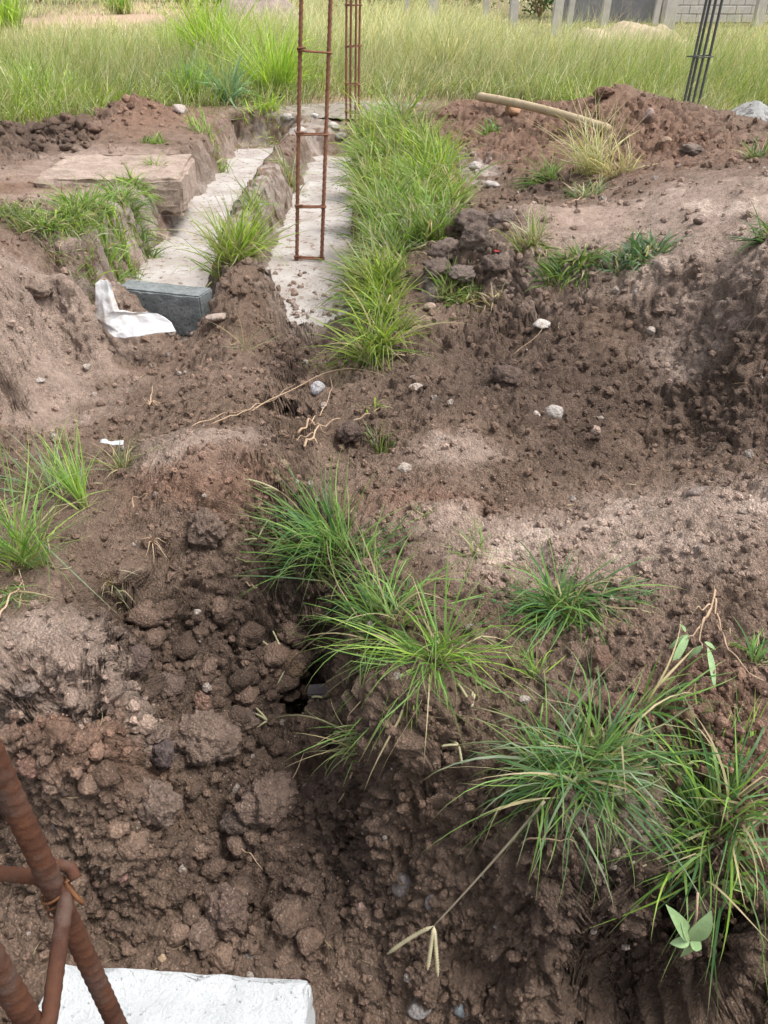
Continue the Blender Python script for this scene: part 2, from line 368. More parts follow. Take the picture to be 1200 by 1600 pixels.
# little cavities seen in the banks
def dimple(px, py, zz, r, dep, xs=1.0):
    c = W(px, py, zz); d = np.hypot((x - c[0]) / xs, y - c[1]); return -dep * (1 - ss(.35 * r, r, d))
for a in [(503,1078,.03,.105,.36,1.15),(520,1075,.03,.05,.12,1.4),(440,635,.25,.10,.10,1.2),(545,690,.28,.09,.025,1.3),(590,690,.3,.06,.07,1),(190,925,.3,.05,.07,1.3),(100,660,.1,.12,.08,1.4),(400,415,.2,.1,.03,1),(545,212,.15,.25,.15,1)]:
    z += dimple(*a)
Z0 = z.reshape(NR, NC)
def query(zg, X, Y):
    X = np.asarray(X, float); Y = np.asarray(Y, float)
    r = np.interp(Y, Yr, np.arange(NR)); h = half(Y); u = X / h
    ins = np.abs(u) <= 1
    t = (np.maximum(np.abs(X) - h, 0) / (8 + np.abs(Y))) ** (1 / 2.4)
    c = np.where(ins, HB + (u + 1) / 2 * (NU - 1), np.where(u < 0, HB - t * HB, HB + NU - 1 + t * HB))
    c = np.clip(c, 0, NC - 1.001); r = np.clip(r, 0, NR - 1.001)
    i, j = r.astype(int), c.astype(int); a, b = r - i, c - j
    return (zg[i, j] * (1 - a) * (1 - b) + zg[i + 1, j] * a * (1 - b) + zg[i, j + 1] * (1 - a) * b + zg[i + 1, j + 1] * a * b)

# spread the rows evenly along the slope, so that banks get as many vertices as flats
r0_, r1_ = 24, 24 + NN
Ys = Yr[r0_:r1_]; dY_ = np.diff(Ys)[:, None]; dZ_ = np.diff(Z0[r0_:r1_], axis=0)
dL = np.sqrt(dY_ ** 2 + 1.3 * dZ_ ** 2) / (Ys[1:, None] + .75)
ker = np.hanning(63); ker /= ker.sum()
dL = np.apply_along_axis(lambda v: np.convolve(np.pad(v, 31, mode='edge'), ker, mode='valid'), 1, dL)
Lc = np.vstack([np.zeros((1, NC)), np.cumsum(dL, axis=0)])
for c in range(NC):
    yn = np.interp(np.linspace(0, Lc[-1, c], NN), Lc[:, c], Ys)
    GY[r0_:r1_, c] = yn
GX = np.empty_like(GY)
for c in range(NC):
    hh = half(GY[:, c]); ext = 8 + np.abs(GY[:, c])
    GX[:, c] = -hh - tt[c] ** 2.4 * ext if c < HB else (hh * U_in[c - HB] if c < HB + NU else hh + tt[::-1][c - HB - NU] ** 2.4 * ext)
x, y = GX.ravel(), GY.ravel()
cemg = cem.reshape(NR, NC); z = np.empty((NR, NC)); cn = np.empty((NR, NC))
for c in range(NC):
    z[:, c] = np.interp(GY[:, c], Yr, Z0[:, c]); cn[:, c] = np.interp(GY[:, c], Yr, cemg[:, c])
Z0 = z.copy(); z = z.ravel(); cem = cn.ravel(); near = y < 60

# zones of different earth, one with cavity shade painted in: (photo pixel centre, half sizes in pixels, height there)
def zone(px, py, rx, ry, zz=.35, soft=.5):
    c = W(px, py, zz); a = W(px, py - ry, zz)[1]; b = W(px, py + ry, zz)[1]
    m = rx * mpp(c); my = max((a - b) / 2, .01); cy = (a + b) / 2
    d = np.hypot((x - c[0]) / m, (y - cy) / my)
    return 1 - ss(1 - soft, 1 + soft, d + nz_zone)
Pz = np.stack([x, y, z], -1)
nz_zone = np.zeros(len(x), np.float32); nz_zone[near] = fbm(Pz[near] * 3.4, 6, 31, .68) * 1.05
def zones(lst): 
    o = np.zeros(len(x))
    for q in lst: o = np.maximum(o, zone(*q))
    return o
pale = zones([(930,860,260,70,.38),(1080,800,150,60,.42),(760,820,150,40,.36),(60,1030,120,50,.38),(160,262,130,28,.38),(120,320,160,40,.40),(60,490,110,90,.36),(290,690,90,40,.4),(1120,330,160,60,.76),(900,360,120,40,.57),(720,700,70,30,.34),(1000,1280,100,30,.36),(500,500,60,60,.0)])
red = zones([(110,1240,130,60,.12),(240,170,90,25,.5),(60,300,140,30,.38),(960,170,90,40,.75),(720,190,80,30,.52),(850,220,120,40,.52),(1000,230,120,50,.66),(700,790,120,40,.35),(900,350,60,25,.57),(1130,1150,90,120,.43),(850,880,120,40,.38),(300,740,110,40,.4)])
dark = zones([(350,1050,170,110,.1),(480,1000,90,90,.1),(420,1350,140,160,0),(850,600,200,90,.33),(1130,560,110,150,.5),(740,390,80,60,.5),(60,200,80,25,.5),(1030,510,120,70,.4),(1000,1500,200,90,.0),(470,560,60,50,.1),(880,290,80,30,.52)])  # bottom-right cavity entry darkens the soil to paint in the overhang's shade
cemz = np.maximum(zones([(250,350,45,55,.1),(460,205,80,28,.15),(400,330,30,70,.2),(290,310,40,40,.15),(1165,215,50,22,.4),(745,270,30,20,.42),(680,470,20,12,.3)]) * .9, cem * .55)
crust = zones([(900,850,230,50,.38),(1080,800,130,45,.42),(1120,330,140,50,.76),(300,690,70,30,.4),(100,1050,110,40,.37)])
drysand = zones([(150,33,130,16,.72),(560,152,100,10,.3),(1100,180,60,8,.3)])
fieldm = ss(9.5, 12.0, y)
def soil_color():
    n = np.zeros(len(x), np.float32); n[near] = fbm(Pz[near] * 1.7, 4, 77)
    c = np.empty((len(x), 3)); c[:] = (.168, .117, .086)
    n2 = np.zeros(len(x), np.float32); n2[near] = fbm(Pz[near] * 6.5, 5, 78, .65)
    def mix(m, col, k=1.0):
        m = (np.clip(m, 0, 1) * k)[:, None]; c[:] = c * (1 - m) + np.array(col) * m
    mix(ss(-.4, .5, n), (.212, .150, .115), .8)
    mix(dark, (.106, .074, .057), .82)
    mix(red, (.225, .132, .092), .65)
    mix(pale, (.36, .278, .230), .75)
    mix(crust * ss(.05, .45, n2), (.56, .45, .38), .7)
    g = np.zeros(len(x), np.float32); g[near] = fbm(Pz[near] * 9, 4, 91)
    mix(cemz * ss(-.12, .12, g + cemz * .18), (.44, .39, .355), .72)
    mix(fieldm * .9, (.20, .17, .09))
    mix(drysand, (.48, .34, .25), .9)
    return c
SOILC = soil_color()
def to_regular(A):                       # values on the arc-length grid brought back to the even rows
    A = A.reshape(NR, NC); o = np.empty_like(A); Yg = y.reshape(NR, NC)
    for c in range(NC): o[:, c] = np.interp(Yr, Yg[:, c], A[:, c])
    return o

# surface roughness along the normals
G3 = np.stack([GX, GY, Z0], -1); Tu = np.gradient(G3, axis=1); Tv = np.gradient(G3, axis=0)
NN3 = np.cross(Tu, Tv); NN3 /= np.linalg.norm(NN3, axis=-1, keepdims=True) + 1e-12
NX, NY, NZ = NN3[..., 0].ravel(), NN3[..., 1].ravel(), NN3[..., 2].ravel()
idx = np.where((y > .2) & (y < 14))[0]; P = Pz[idx]
floorm = np.clip(cem[idx], 0, 1) * (1 - ss(.03, .07, P[:, 2]))
loose = np.clip(1 - .42 * pale[idx] + .5 * dark[idx] + .2 * red[idx], .25, 1.5) * (1 - .75 * ss(9.5, 11.5, P[:, 1]))
comp = ss(-.02, .38, fbm(P * 1.5, 3, 66)) * (1 - np.clip(zones([(350,1150,220,330,.1),(980,640,150,90,.25),(1130,1130,110,110,.43)])[idx], 0, 1))
loose *= (1 - .7 * floorm) * (1 - .6 * comp)
big = fbm(P * 2.6, 4, 3)
d = .030 * big * (1 - .5 * floorm)
wq = np.stack([fbm(P * 13, 3, 8), fbm(P * 13 + 7, 3, 9), fbm(P * 13 + 3, 3, 10)], 1)
f1, f2, lid = worley(P * 8.5 + wq * .55, 41, True)
hz_ = zones([(740,380,110,75,.5),(30,205,70,22,.48),(105,190,60,26,.48),(205,172,90,26,.5),(950,180,170,55,.7),(730,195,110,45,.5),(1000,240,120,40,.64)])[idx]
heapm = np.clip(1.3 * hz_ + 0 * red[idx] * ss(5, 6.5, P[:, 1]) + dark[idx] * ss(4.5, 6, P[:, 1]), 0, 1)
d += (.020 + .026 * heapm) * loose * ((lid - .5) * .9 + .45 * ss(0, .22, f2 - f1) - .3)
f1, f2, lid = worley(P * 21 + wq * .9, 43, True)
d += (.011 + .014 * heapm) * loose * ((lid - .5) * .8 + .6 * ss(0, .25, f2 - f1) - .3)
lump, lid = worley(P * 27 + wq * .7, 44)
d += .010 * loose * np.where(lid > .5, np.sqrt(np.clip(1 - (lump / .6) ** 2, 0, 1)), 0)
nn = P[:, 1] < 4.5
lump, lid = worley(P[nn] * 58 + wq[nn] * .6, 47)
d[nn] += .0062 * loose[nn] * np.where(lid > .3, np.sqrt(np.clip(1 - (lump / .62) ** 2, 0, 1)), 0)
nn = P[:, 1] < 1.9
lump, lid = worley(P[nn] * 125, 48)
d[nn] += .0028 * loose[nn] * np.where(lid > .2, np.sqrt(np.clip(1 - (lump / .62) ** 2, 0, 1)), 0)
d += .015 * fbm(P * 16, 5, 23, .68) * (.45 + .55 * loose)
steep = ss(.15, .6, 1 - NZ[idx])
f1, f2, lid = worley(P * np.array([17, 17, 15]) + wq * 1.1, 52, True)
d += steep * (.8 + .2 * heapm) * .026 * ((lid - .5) * .9 + .5 * ss(0, .3, f2 - f1) - .3)
f1, f2, lid = worley(P * np.array([40, 40, 36]) + wq * 1.2, 53, True)
d += steep * .012 * ((lid - .5) * .9 + .5 * ss(0, .3, f2 - f1) - .3)
d += .02 * steep * fbm(P * 30, 4, 29, .72)
rough = fbm(P * 3.2, 3, 55)
d -= .03 * ss(.25, .6, rough) * loose              # torn hollows
V = Pz.copy()
V[idx, 0] += NX[idx] * d; V[idx, 1] += NY[idx] * d; V[idx, 2] += NZ[idx] * d
def cave(cx, cy, cz, rx, rz, push, ylo, yhi):      # hollow washed out under a bank lip
    q = ((V[:, 0] - cx) / rx) ** 2 + ((V[:, 2] - cz) / rz) ** 2
    m = (V[:, 1] > ylo) & (V[:, 1] < yhi)
    V[:, 1] += np.where(m, push * np.clip(1 - q, 0, 1) ** .6 * ss(ylo, ylo + .03, V[:, 1]), 0)
cave(.52, .70, .00, .20, .15, .13, .60, .82)

cave(.24, .78, .02, .14, .06, .05, .66, .86)
GV = V.copy(); ZG = Z0.copy().ravel(); ZG[idx] += NZ[idx] * d; ZG = to_regular(ZG)
def gz(X, Y): return query(ZG, X, Y)
_ts = None
def pick(px, py):                        # where the line of sight of a photo pixel meets the ground
    dr = ray(px, py); t = np.geomspace(.3, 60, 1600); q = dr[None] * t[:, None]; q[:, 2] += CAM_Z
    hz = gz(q[:, 0], q[:, 1]); b = np.where(q[:, 2] < hz)[0]
    k = b[0] if len(b) else len(t) - 1
    p = q[k]; p[2] = hz[k]; return p
SCG = np.stack([to_regular(SOILC[:, k]) for k in range(3)], -1)
def soil_at(X, Y):
    return np.stack([query(SCG[..., k], X, Y) for k in range(3)], -1)
i = np.arange(NR - 1)[:, None] * NC; j = np.arange(NC - 1)[None]
Q = np.stack([i + j, i + j + 1, i + NC + j + 1, i + NC + j], -1).reshape(-1, 4)
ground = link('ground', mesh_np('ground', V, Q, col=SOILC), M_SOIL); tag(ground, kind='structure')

# ------------------------------------------------------------------ concrete footings in the trenches
def footing(label, left, right, name='concrete_footing'):
    L = np.array([W(a, b, 0)[:2] for a, b in left]); Rr = np.array([W(a, b, 0)[:2] for a, b in right])
    n, m = 160, 46
    s = np.linspace(0, 1, n)
    def res(A):
        l = np.r_[0, np.cumsum(np.linalg.norm(np.diff(A, axis=0), axis=1))]; l /= l[-1]
        return np.stack([np.interp(s, l, A[:, k]) for k in range(2)], 1)
    L, Rr = res(L), res(Rr); v = np.linspace(-.25, 1.25, m)
    XY = L[:, None] * (1 - v)[None, :, None] + Rr[:, None] * v[None, :, None]
    X, Y = XY[..., 0].ravel(), XY[..., 1].ravel(); P3 = np.stack([X, Y, 0 * X], 1)
    zt = .006 + .016 * fbm(P3 * 2.2, 3, 61) + .009 * fbm(P3 * 9, 3, 63)
    edge = np.minimum(np.arange(n), n - 1 - np.arange(n))[:, None] / 14.0
    zt -= (.05 * (1 - np.clip(edge, 0, 1)) ** 1.5 * np.ones((1, m))).ravel()
    Vt = np.stack([X, Y, zt], 1); Vb = np.stack([X, Y, 0 * X - .14], 1)
    i = np.arange(n - 1)[:, None] * m; j = np.arange(m - 1)[None]
    Q = np.stack([i + j, i + m + j, i + m + j + 1, i + j + 1], -1).reshape(-1, 4)
    bord = np.r_[np.arange(m), np.arange(1, n) * m + m - 1, (n - 1) * m + np.arange(m - 2, -1, -1), np.arange(n - 2, 0, -1) * m]
    b2 = np.roll(bord, -1); o = n * m
    S = np.stack([bord, b2, b2 + o, bord + o], -1)
    me = mesh_np(name, np.vstack([Vt, Vb]), np.vstack([Q, Q[:, ::-1] + o, S]))
    ob = link(name, me, M_FOOTING); tag(ob, kind='structure'); return ob
footing('', [(214,470),(223,432),(253,385),(292,330),(338,280),(376,226)], [(328,470),(338,432),(358,385),(380,340),(407,290),(446,226)])
footing('', [(470,540),(440,490),(416,420),(432,370),(462,310),(485,262),(502,236)], [(540,540),(548,490),(552,420),(552,370),(554,310),(556,262),(558,236)])

# ------------------------------------------------------------------ grass
GREEN = dict(
 fresh=((.095,.18,.028),(.18,.27,.06)), bright=((.18,.27,.028),(.28,.37,.06)), deep=((.045,.105,.030),(.10,.18,.055)),
 grey=((.14,.18,.085),(.23,.26,.15)), dry=((.36,.30,.17),(.52,.44,.28)), olive=((.18,.20,.07),(.29,.29,.13)), blue=((.09,.17,.10),(.17,.26,.16)), pale=((.31,.33,.19),(.42,.43,.28)))
def blade_arrays(base, az, tilt, curl, length, width, segs, roll, c0, ground_clamp=True, ctip=None, cbase=None):
    n = len(base); s = np.linspace(0, 1, segs + 1); az0 = az
    r_ = np.random.default_rng(n * 31 + segs); tw = r_.normal(0, .65, n); kk_ = (r_.random(n) < .32) * r_.uniform(.5, 1.5, n); kp_ = r_.uniform(.35, .85, n)
    P = np.zeros((n, segs + 1, 3)); P[:, 0] = base
    for k in range(1, segs + 1):
        a = np.minimum(tilt + curl * (s[k] - .5 / segs) ** 1.2 + kk_ * (s[k] > kp_), 2.9); az = az0 + tw * s[k]
        dr = np.stack([np.sin(a) * np.cos(az), np.sin(a) * np.sin(az), np.cos(a)], 1)
        P[:, k] = P[:, k - 1] + dr * (length / segs)[:, None]
    if ground_clamp:
        hz = gz(P[:, 1:, 0].ravel(), P[:, 1:, 1].ravel()).reshape(n, segs) + .006 * s[None, 1:]
        P[:, 1:, 2] = np.maximum(P[:, 1:, 2], hz)
    az = az0; side = np.stack([-np.sin(az), np.cos(az), 0 * az], 1)
    T = P[:, 1] - P[:, 0]; T /= np.linalg.norm(T, axis=1)[:, None] + 1e-9
    nrm = np.cross(T, side); sd = side * np.cos(roll)[:, None] + nrm * np.sin(roll)[:, None]
    prof = np.where(s < .3, .65 + .35 * s / .3, 1) * np.clip(1 - s ** 2.2, 0, 1)
    wv = width[:, None] * prof[None] * .5
    Lv = P - sd[:, None] * wv[..., None]; Rv = P + sd[:, None] * wv[..., None]
    pv = 2 * segs + 1
    Vv = np.zeros((n, pv, 3)); Vv[:, 0:2 * segs:2] = Lv[:, :segs]; Vv[:, 1:2 * segs:2] = Rv[:, :segs]; Vv[:, -1] = P[:, -1]
    o = np.arange(n)[:, None] * pv; k = np.arange(segs - 1)[None] * 2
    Q = np.stack([o + k, o + k + 1, o + k + 3, o + k + 2], -1).reshape(-1, 4)
    Tt = np.stack([o[:, 0] + 2 * segs - 2, o[:, 0] + 2 * segs - 1, o[:, 0] + 2 * segs], -1)
    sv = np.r_[np.repeat(s[:segs], 2), 1.0][None, :, None]
    C = np.repeat(c0[:, None, :], pv, 1)
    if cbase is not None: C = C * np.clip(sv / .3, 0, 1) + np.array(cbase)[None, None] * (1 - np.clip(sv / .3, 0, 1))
    if ctip is not None: f = np.clip((sv - .72) / .28, 0, 1) * .8; C = C * (1 - f) + np.array(ctip)[None, None] * f
    return Vv.reshape(-1, 3), Q, Tt, C.reshape(-1, 3)
def pal(name, n, rng):
    a, b = GREEN[name]; t = rng.random((n, 1)); c = np.array(a) * (1 - t) + np.array(b) * t
    return c * (.8 + .4 * rng.random((n, 1)))
def mixpal(spec, n, rng):
    names = list(spec); p = np.array([spec[k] for k in names], float); p /= p.sum()
    ch = rng.choice(len(names), n, p=p); c = np.zeros((n, 3))
    for k, nm in enumerate(names):
        m = ch == k; c[m] = pal(nm, m.sum(), rng)
    return c
def cat_blades(parts):
    Vs, Qs, Ts, Cs, o = [], [], [], [], 0
    for V, Q, T, C in parts:
        Vs.append(V); Qs.append(Q + o); Ts.append(T + o); Cs.append(C); o += len(V)
    return np.vstack(Vs), np.vstack(Qs), np.vstack(Ts), np.vstack(Cs)

def spike_arrays(p0, p1, r, rng, col, bumps=14):
    n = bumps * 2 + 1; s = np.linspace(0, 1, n)[:, None]; m = (p0 + p1) / 2 + np.array([0, 0, .12 * np.linalg.norm(p1 - p0)])
    P = (1 - s) ** 2 * p0 + 2 * s * (1 - s) * m + s ** 2 * p1
    rr = r * (.75 + .45 * (np.arange(n) % 2)) * np.clip(np.minimum(s[:, 0] * 8, (1 - s[:, 0]) * 6 + .3), .3, 1)
    V, Q, T = tube_arrays(P, rr, 6)
    return V, Q, T, np.repeat(np.array([col]), len(V), 0)

def tuft(name, label, px, py, hpx, wpx, n, spec, lean=(0, 0), spread=.5, curl=(.5, 1.3), wid=.005, segs=7, dry=.1, group=None, cat='grass', seed=None, seeds=(), rnd=.26, tip=(.34,.29,.16), lenj=(.45, 1.45)):
    rng = np.random.default_rng(seed if seed is not None else int(px * 13 + py * 7))
    p = pick(px, py); m = mpp(p); H = hpx * m; rb = wpx * m * .5
    th = rng.random(n) * 2 * np.pi; rr = rb * np.sqrt(rng.random(n))
    bx, by = p[0] + rr * np.cos(th), p[1] + rr * np.sin(th) * .7
    base = np.stack([bx, by, gz(bx, by) - .006], 1)
    ns = max(3, n // 28); sub = rng.integers(ns, size=n); sl_ = rng.normal(0, .2 + spread * .52, (ns, 2)); st = rng.random(ns) * 6.283; sr = rb * np.sqrt(rng.random(ns))
    bx = .35 * bx + .65 * (p[0] + (sr * np.cos(st))[sub] + rng.normal(0, rb * .10, n)); by = .35 * by + .65 * (p[1] + (sr * np.sin(st) * .7)[sub] + rng.normal(0, rb * .10, n))
    base = np.stack([bx, by, gz(bx, by) - .006], 1)
    dx = np.cos(th) * rr / (rb + 1e-6) * spread * .55 + lean[0] + sl_[sub, 0] + rng.normal(0, rnd * .6 + spread * .2, n)
    dy = np.sin(th) * rr / (rb + 1e-6) * spread * .55 + lean[1] + sl_[sub, 1] + rng.normal(0, rnd * .6 + spread * .2, n)
    az = np.arctan2(dy, dx); tilt = np.clip(np.hypot(dx, dy), 0, 1.6)
    ln = H * rng.uniform(*lenj, n)
    w = wid * rng.uniform(.42, 1.05, n)
    c = mixpal(spec, n, rng)
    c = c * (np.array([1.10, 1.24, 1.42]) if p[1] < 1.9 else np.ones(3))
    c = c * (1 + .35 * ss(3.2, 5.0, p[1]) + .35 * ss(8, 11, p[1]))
    d = rng.random(n) < dry; c[d] = pal('dry', d.sum(), rng)
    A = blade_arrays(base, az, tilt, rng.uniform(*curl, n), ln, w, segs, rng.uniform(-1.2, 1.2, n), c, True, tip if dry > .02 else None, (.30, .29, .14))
    root = empty(name, p, label, cat, group)
    nt_ = max(4, n // 5); ii_ = rng.integers(n, size=nt_); b2 = base[ii_] + rng.normal(0, rb * .25, (nt_, 3)) * np.array([1, 1, 0]); b2[:, 2] = gz(b2[:, 0], b2[:, 1])
    A2 = blade_arrays(b2, rng.random(nt_) * 6.283, rng.uniform(.7, 1.5, nt_), rng.uniform(0, .8, nt_), H * rng.uniform(.12, .4, nt_), wid * rng.uniform(.5, .9, nt_), 4, rng.uniform(-1, 1, nt_), pal('dry', nt_, rng) * rng.uniform(.4, .9, (nt_, 1)))
    A = cat_blades([A, A2])
    V, Q, T, C = A
    link('blades', mesh_np('blades', V - p, Q, T, C), M_BLADE, root)
    for sd in seeds:                     # flowering stalks: stem with a few finger-like spikes
        q0 = p.copy()
        tipp = pick(sd[0], sd[1]); tipp[2] += sd[2] if len(sd) > 2 else .03
        tm = np.linspace(0, 1, 9)[:, None]; mid = (q0 + tipp) / 2 + np.array([0, 0, .25 * np.linalg.norm(tipp - q0)])
        pa = (1 - tm) ** 2 * q0 + 2 * tm * (1 - tm) * mid + tm ** 2 * tipp
        pa[1:, 2] = np.maximum(pa[1:, 2], gz(pa[1:, 0], pa[1:, 1]) + .008)
        Vv, Qq, Tq = tube_arrays(pa - p, np.linspace(.0024, .0015, 9), 5)
        st = link('seed_stalk', mesh_np('seed_stalk', Vv, Qq, Tq, np.tile(np.array([[.36,.33,.21]]), (len(Vv), 1))), M_BLADE, root)
        ends = sd[3] if len(sd) > 3 else None
        k = len(ends) if ends else 3
        for e in range(k):
            if ends:
                q1 = pick(*ends[e]); q1[2] += .012
            else:
                dirn = (tipp - mid); dirn /= np.linalg.norm(dirn)
                q1 = tipp + (dirn * .9 + rng.normal(0, .55, 3)) * 42 * m
            q1[2] = max(q1[2], float(gz(q1[0], q1[1])) + .006)
            Vv, Qq, Tq, Cc = spike_arrays(tipp - p, q1 - p, .0024, rng, (.50, .47, .31))
            link('seed_spike', mesh_np('seed_spike', Vv, Qq, Tq, Cc), M_BLADE, st)
    return root

# near tufts, each its own thing
F, B_, D_, G_ = {'fresh': 1}, {'bright': 2, 'fresh': 1}, {'deep': 2, 'fresh': 1}, {'grey': 2, 'fresh': 1}
tuft('grass_tuft', 'upright green tuft with yellowish base at the left edge of the picture', 45, 885, 190, 85, 150, {'fresh': 3, 'bright': 1, 'grey': 1}, (0, .05), .25, (.1, .7), .0045, seed=1, dry=.12)
tuft('grass_tuft', 'tall narrow bright green tuft with one long pointed blade, left side', 138, 795, 125, 26, 60, {'fresh': 2, 'bright': 2}, (-.05, .05), .12, (0, .35), .006, seed=2, dry=.03, lenj=(.5, 1.45))
tuft('grass_tuft', 'loose grey-green tuft leaning left behind the upright left tufts', 95, 775, 125, 120, 120, {'grey': 3, 'fresh': 1}, (-.35, .2), .45, (.2, 1.0), .0042, seed=3, dry=.15)
tuft('grass_tuft', 'low grey weedy tuft beside the small white scrap', 178, 735, 70, 55, 70, {'grey': 3, 'dry': 1}, (0, 0), .5, (.2, 1.2), .004, seed=4, dry=.3)
tuft('grass_tuft', 'short straw-tipped grass at the far left bank edge', 10, 925, 80, 70, 60, {'grey': 1, 'fresh': 2, 'dry': 1}, (.1, -.2), .6, (.5, 1.6), .004, seed=5, dry=.35)
tuft('grass_tuft', 'small half-dry wisp growing from a hole in the pit slope', 182, 915, 48, 30, 22, {'grey': 1, 'dry': 2}, (.1, -.1), .7, (.6, 1.8), .0035, seed=6, dry=.5)
tuft('grass_tuft', 'dense dark green tuft leaning left on the pit edge, largest of the middle', 520, 885, 145, 80, 330, {'fresh': 3, 'deep': 2}, (-.45, .28), .45, (.3, 1.2), .0052, seed=7, dry=.04, seeds=[(405, 862, .03), (440, 800, .06)])
tuft('grass_tuft', 'thin tuft of few tall blades leaning right beside the dense middle tuft', 572, 885, 105, 22, 16, {'fresh': 2, 'deep': 1}, (.3, .3), .15, (.1, .5), .0055, seed=8, dry=.05)
tuft('grass_tuft', 'sprawling green tuft on the lip above the dark hole', 600, 985, 155, 90, 190, {'fresh': 3, 'deep': 1}, (-.1, .1), .65, (.6, 1.7), .005, seed=9, dry=.08, seeds=[(452, 1062, .04)])
tuft('grass_tuft', 'yellow-green tuft with arching blades right of the dark hole', 680, 1030, 160, 85, 240, {'fresh': 3, 'bright': 1}, (-.25, .15), .55, (.5, 1.7), .0048, seed=10, dry=.1, seeds=[(505, 1112, .04)])
tuft('grass_tuft', 'small sparse sprig on pale clods above the middle tufts', 735, 865, 62, 60, 32, {'olive': 1, 'fresh': 2}, (-.4, .1), .6, (.4, 1.2), .004, seed=11, dry=.12)
tuft('grass_tuft', 'tiny starry sprig on the brown crumbs near the middle', 660, 805, 36, 14, 9, {'grey': 1, 'pale': 1}, (0, .1), .9, (.2, .8), .004, seed=12, dry=.2)
tuft('grass_tuft', 'dark green flopped tuft with pale cut stems at the edge of the dry strip', 882, 950, 130, 100, 260, {'deep': 4, 'fresh': 2}, (-.05, -.5), .9, (.6, 1.7), .0055, seed=13, dry=.08)
tuft('grass_tuft', 'little lime tuft between two darker tufts on the right bank', 845, 1055, 60, 24, 30, {'bright': 2, 'fresh': 1}, (0, .1), .5, (.2, .9), .0045, seed=14, dry=.08)
tuft('grass_tuft', 'broad tangled tuft of long arching blades on the bank lip', 905, 1195, 165, 165, 430, {'fresh': 3, 'deep': 3, 'grey': 1}, (-.1, -.25), .9, (.3, 1.9), .0052, seed=15, dry=.1,
     seeds=[(735, 1130, .04), (715, 1185, .03)])
tuft('grass_tuft', 'few long blue-green blades drooping down the right bank', 1010, 1110, 130, 40, 34, {'deep': 3, 'fresh': 1}, (0, -.35), .45, (.7, 1.6), .0065, seed=16, dry=.08)
tuft('grass_tuft', 'big coarse tuft hanging over the bank at the right edge', 1125, 1300, 180, 140, 320, {'fresh': 3, 'deep': 3, 'bright': 1}, (-.1, -.1), .8, (.3, 1.9), .0058, seed=17, dry=.07)
tuft('grass_tuft', 'coarse tuft of long blades trailing into the dark cavity', 1200, 1385, 210, 40, 36, {'fresh': 2, 'deep': 3}, (-.12, -.6), .5, (.6, 1.5), .006, seed=18, dry=.1)
tuft('grass_tuft', 'small green tuft at the right edge above the red clods', 1185, 1035, 70, 50, 50, {'fresh': 2, 'deep': 1}, (0, 0), .6, (.4, 1.3), .005, seed=19, dry=.08)
tuft('grass_tuft', 'thin tuft growing sideways out of the pit wall above hanging roots', 570, 1165, 105, 24, 42, {'fresh': 1, 'olive': 2}, (-1.1, .1), .3, (.2, .9), .004, seed=20, dry=.2, seeds=[(420, 1142, .03)])
tuft('grass_tuft', 'bright fan of grass at the near end of the grassy bank', 588, 560, 110, 66, 240, {'fresh': 2, 'bright': 3}, (-.2, .1), .5, (.3, 1.3), .008, seed=21, dry=.1)
tuft('grass_tuft', 'small green sprig by the torn roots in the middle', 603, 705, 58, 32, 40, {'fresh': 2, 'grey': 1}, (0, 0), .7, (.4, 1.4), .005, seed=22, dry=.15)
tuft('grass_tuft', 'small bent sprig under the near end of the grassy bank', 585, 635, 46, 30, 22, {'fresh': 2, 'bright': 1}, (.1, -.1), .7, (.4, 1.4), .006, seed=23, dry=.2)
tuft('grass_tuft', 'grey dry wisp on the end of the earth ridge between footings', 385, 545, 65, 24, 20, {'grey': 1, 'dry': 2}, (.1, .1), .5, (.3, 1.2), .005, seed=24, dry=.5)
tuft('grass_tuft', 'big yellow-green tuft on the earth ridge between the two footings', 366, 408, 92, 66, 420, {'fresh': 1, 'bright': 3, 'olive': 1}, (-.05, .1), .6, (.1, .9), .010, seed=25, dry=.12)
tuft('grass_tuft', 'darker low grass behind the big tuft on the ridge', 395, 330, 60, 60, 90, {'grey': 2, 'fresh': 2}, (0, .1), .6, (.2, 1), .010, seed=26, dry=.15)
tuft('grass_tuft', 'grey-green grass at the far end of the ridge', 440, 262, 50, 55, 100, {'grey': 3, 'fresh': 1}, (0, .1), .5, (.2, 1), .012, seed=27, dry=.2)
tuft('grass_tuft', 'bushy tuft spilling over the left bank above the grey block', 200, 325, 48, 70, 420, {'fresh': 3, 'deep': 1, 'grey': 1}, (.0, -.05), .75, (.5, 1.7), .011, seed=28, dry=.08)
tuft('grass_tuft', 'bushy tuft on the left bank beside the pale slab edge', 145, 342, 55, 90, 380, {'fresh': 3, 'grey': 1}, (0, 0), .7, (.4, 1.5), .013, seed=29, dry=.1)
tuft('grass_tuft', 'low grass patch on the left bank near the picture edge', 35, 348, 38, 120, 260, {'fresh': 2, 'grey': 2}, (0, 0), .6, (.3, 1.2), .009, seed=30, dry=.15)
tuft('grass_tuft', 'greyish low patch below the left bank grass', 95, 385, 30, 90, 170, {'grey': 3, 'fresh': 1}, (0, -.1), .7, (.4, 1.4), .008, seed=31, dry=.2)
tuft('grass_tuft', 'small tuft at the corner of the pale earth slab', 235, 225, 20, 50, 70, {'fresh': 2, 'deep': 1}, (0, 0), .6, (.3, 1.2), .012, seed=32, dry=.05)
tuft('grass_tuft', 'green tuft between the red heap and the left footing', 325, 215, 42, 70, 120, {'fresh': 2, 'bright': 1}, (0, 0), .5, (.2, 1), .013, seed=33, dry=.1)
tuft('grass_tuft', 'bright tuft at the far end of the left footing', 410, 180, 32, 80, 150, {'bright': 2, 'fresh': 1}, (0, 0), .5, (.2, 1), .015, seed=34, dry=.05)
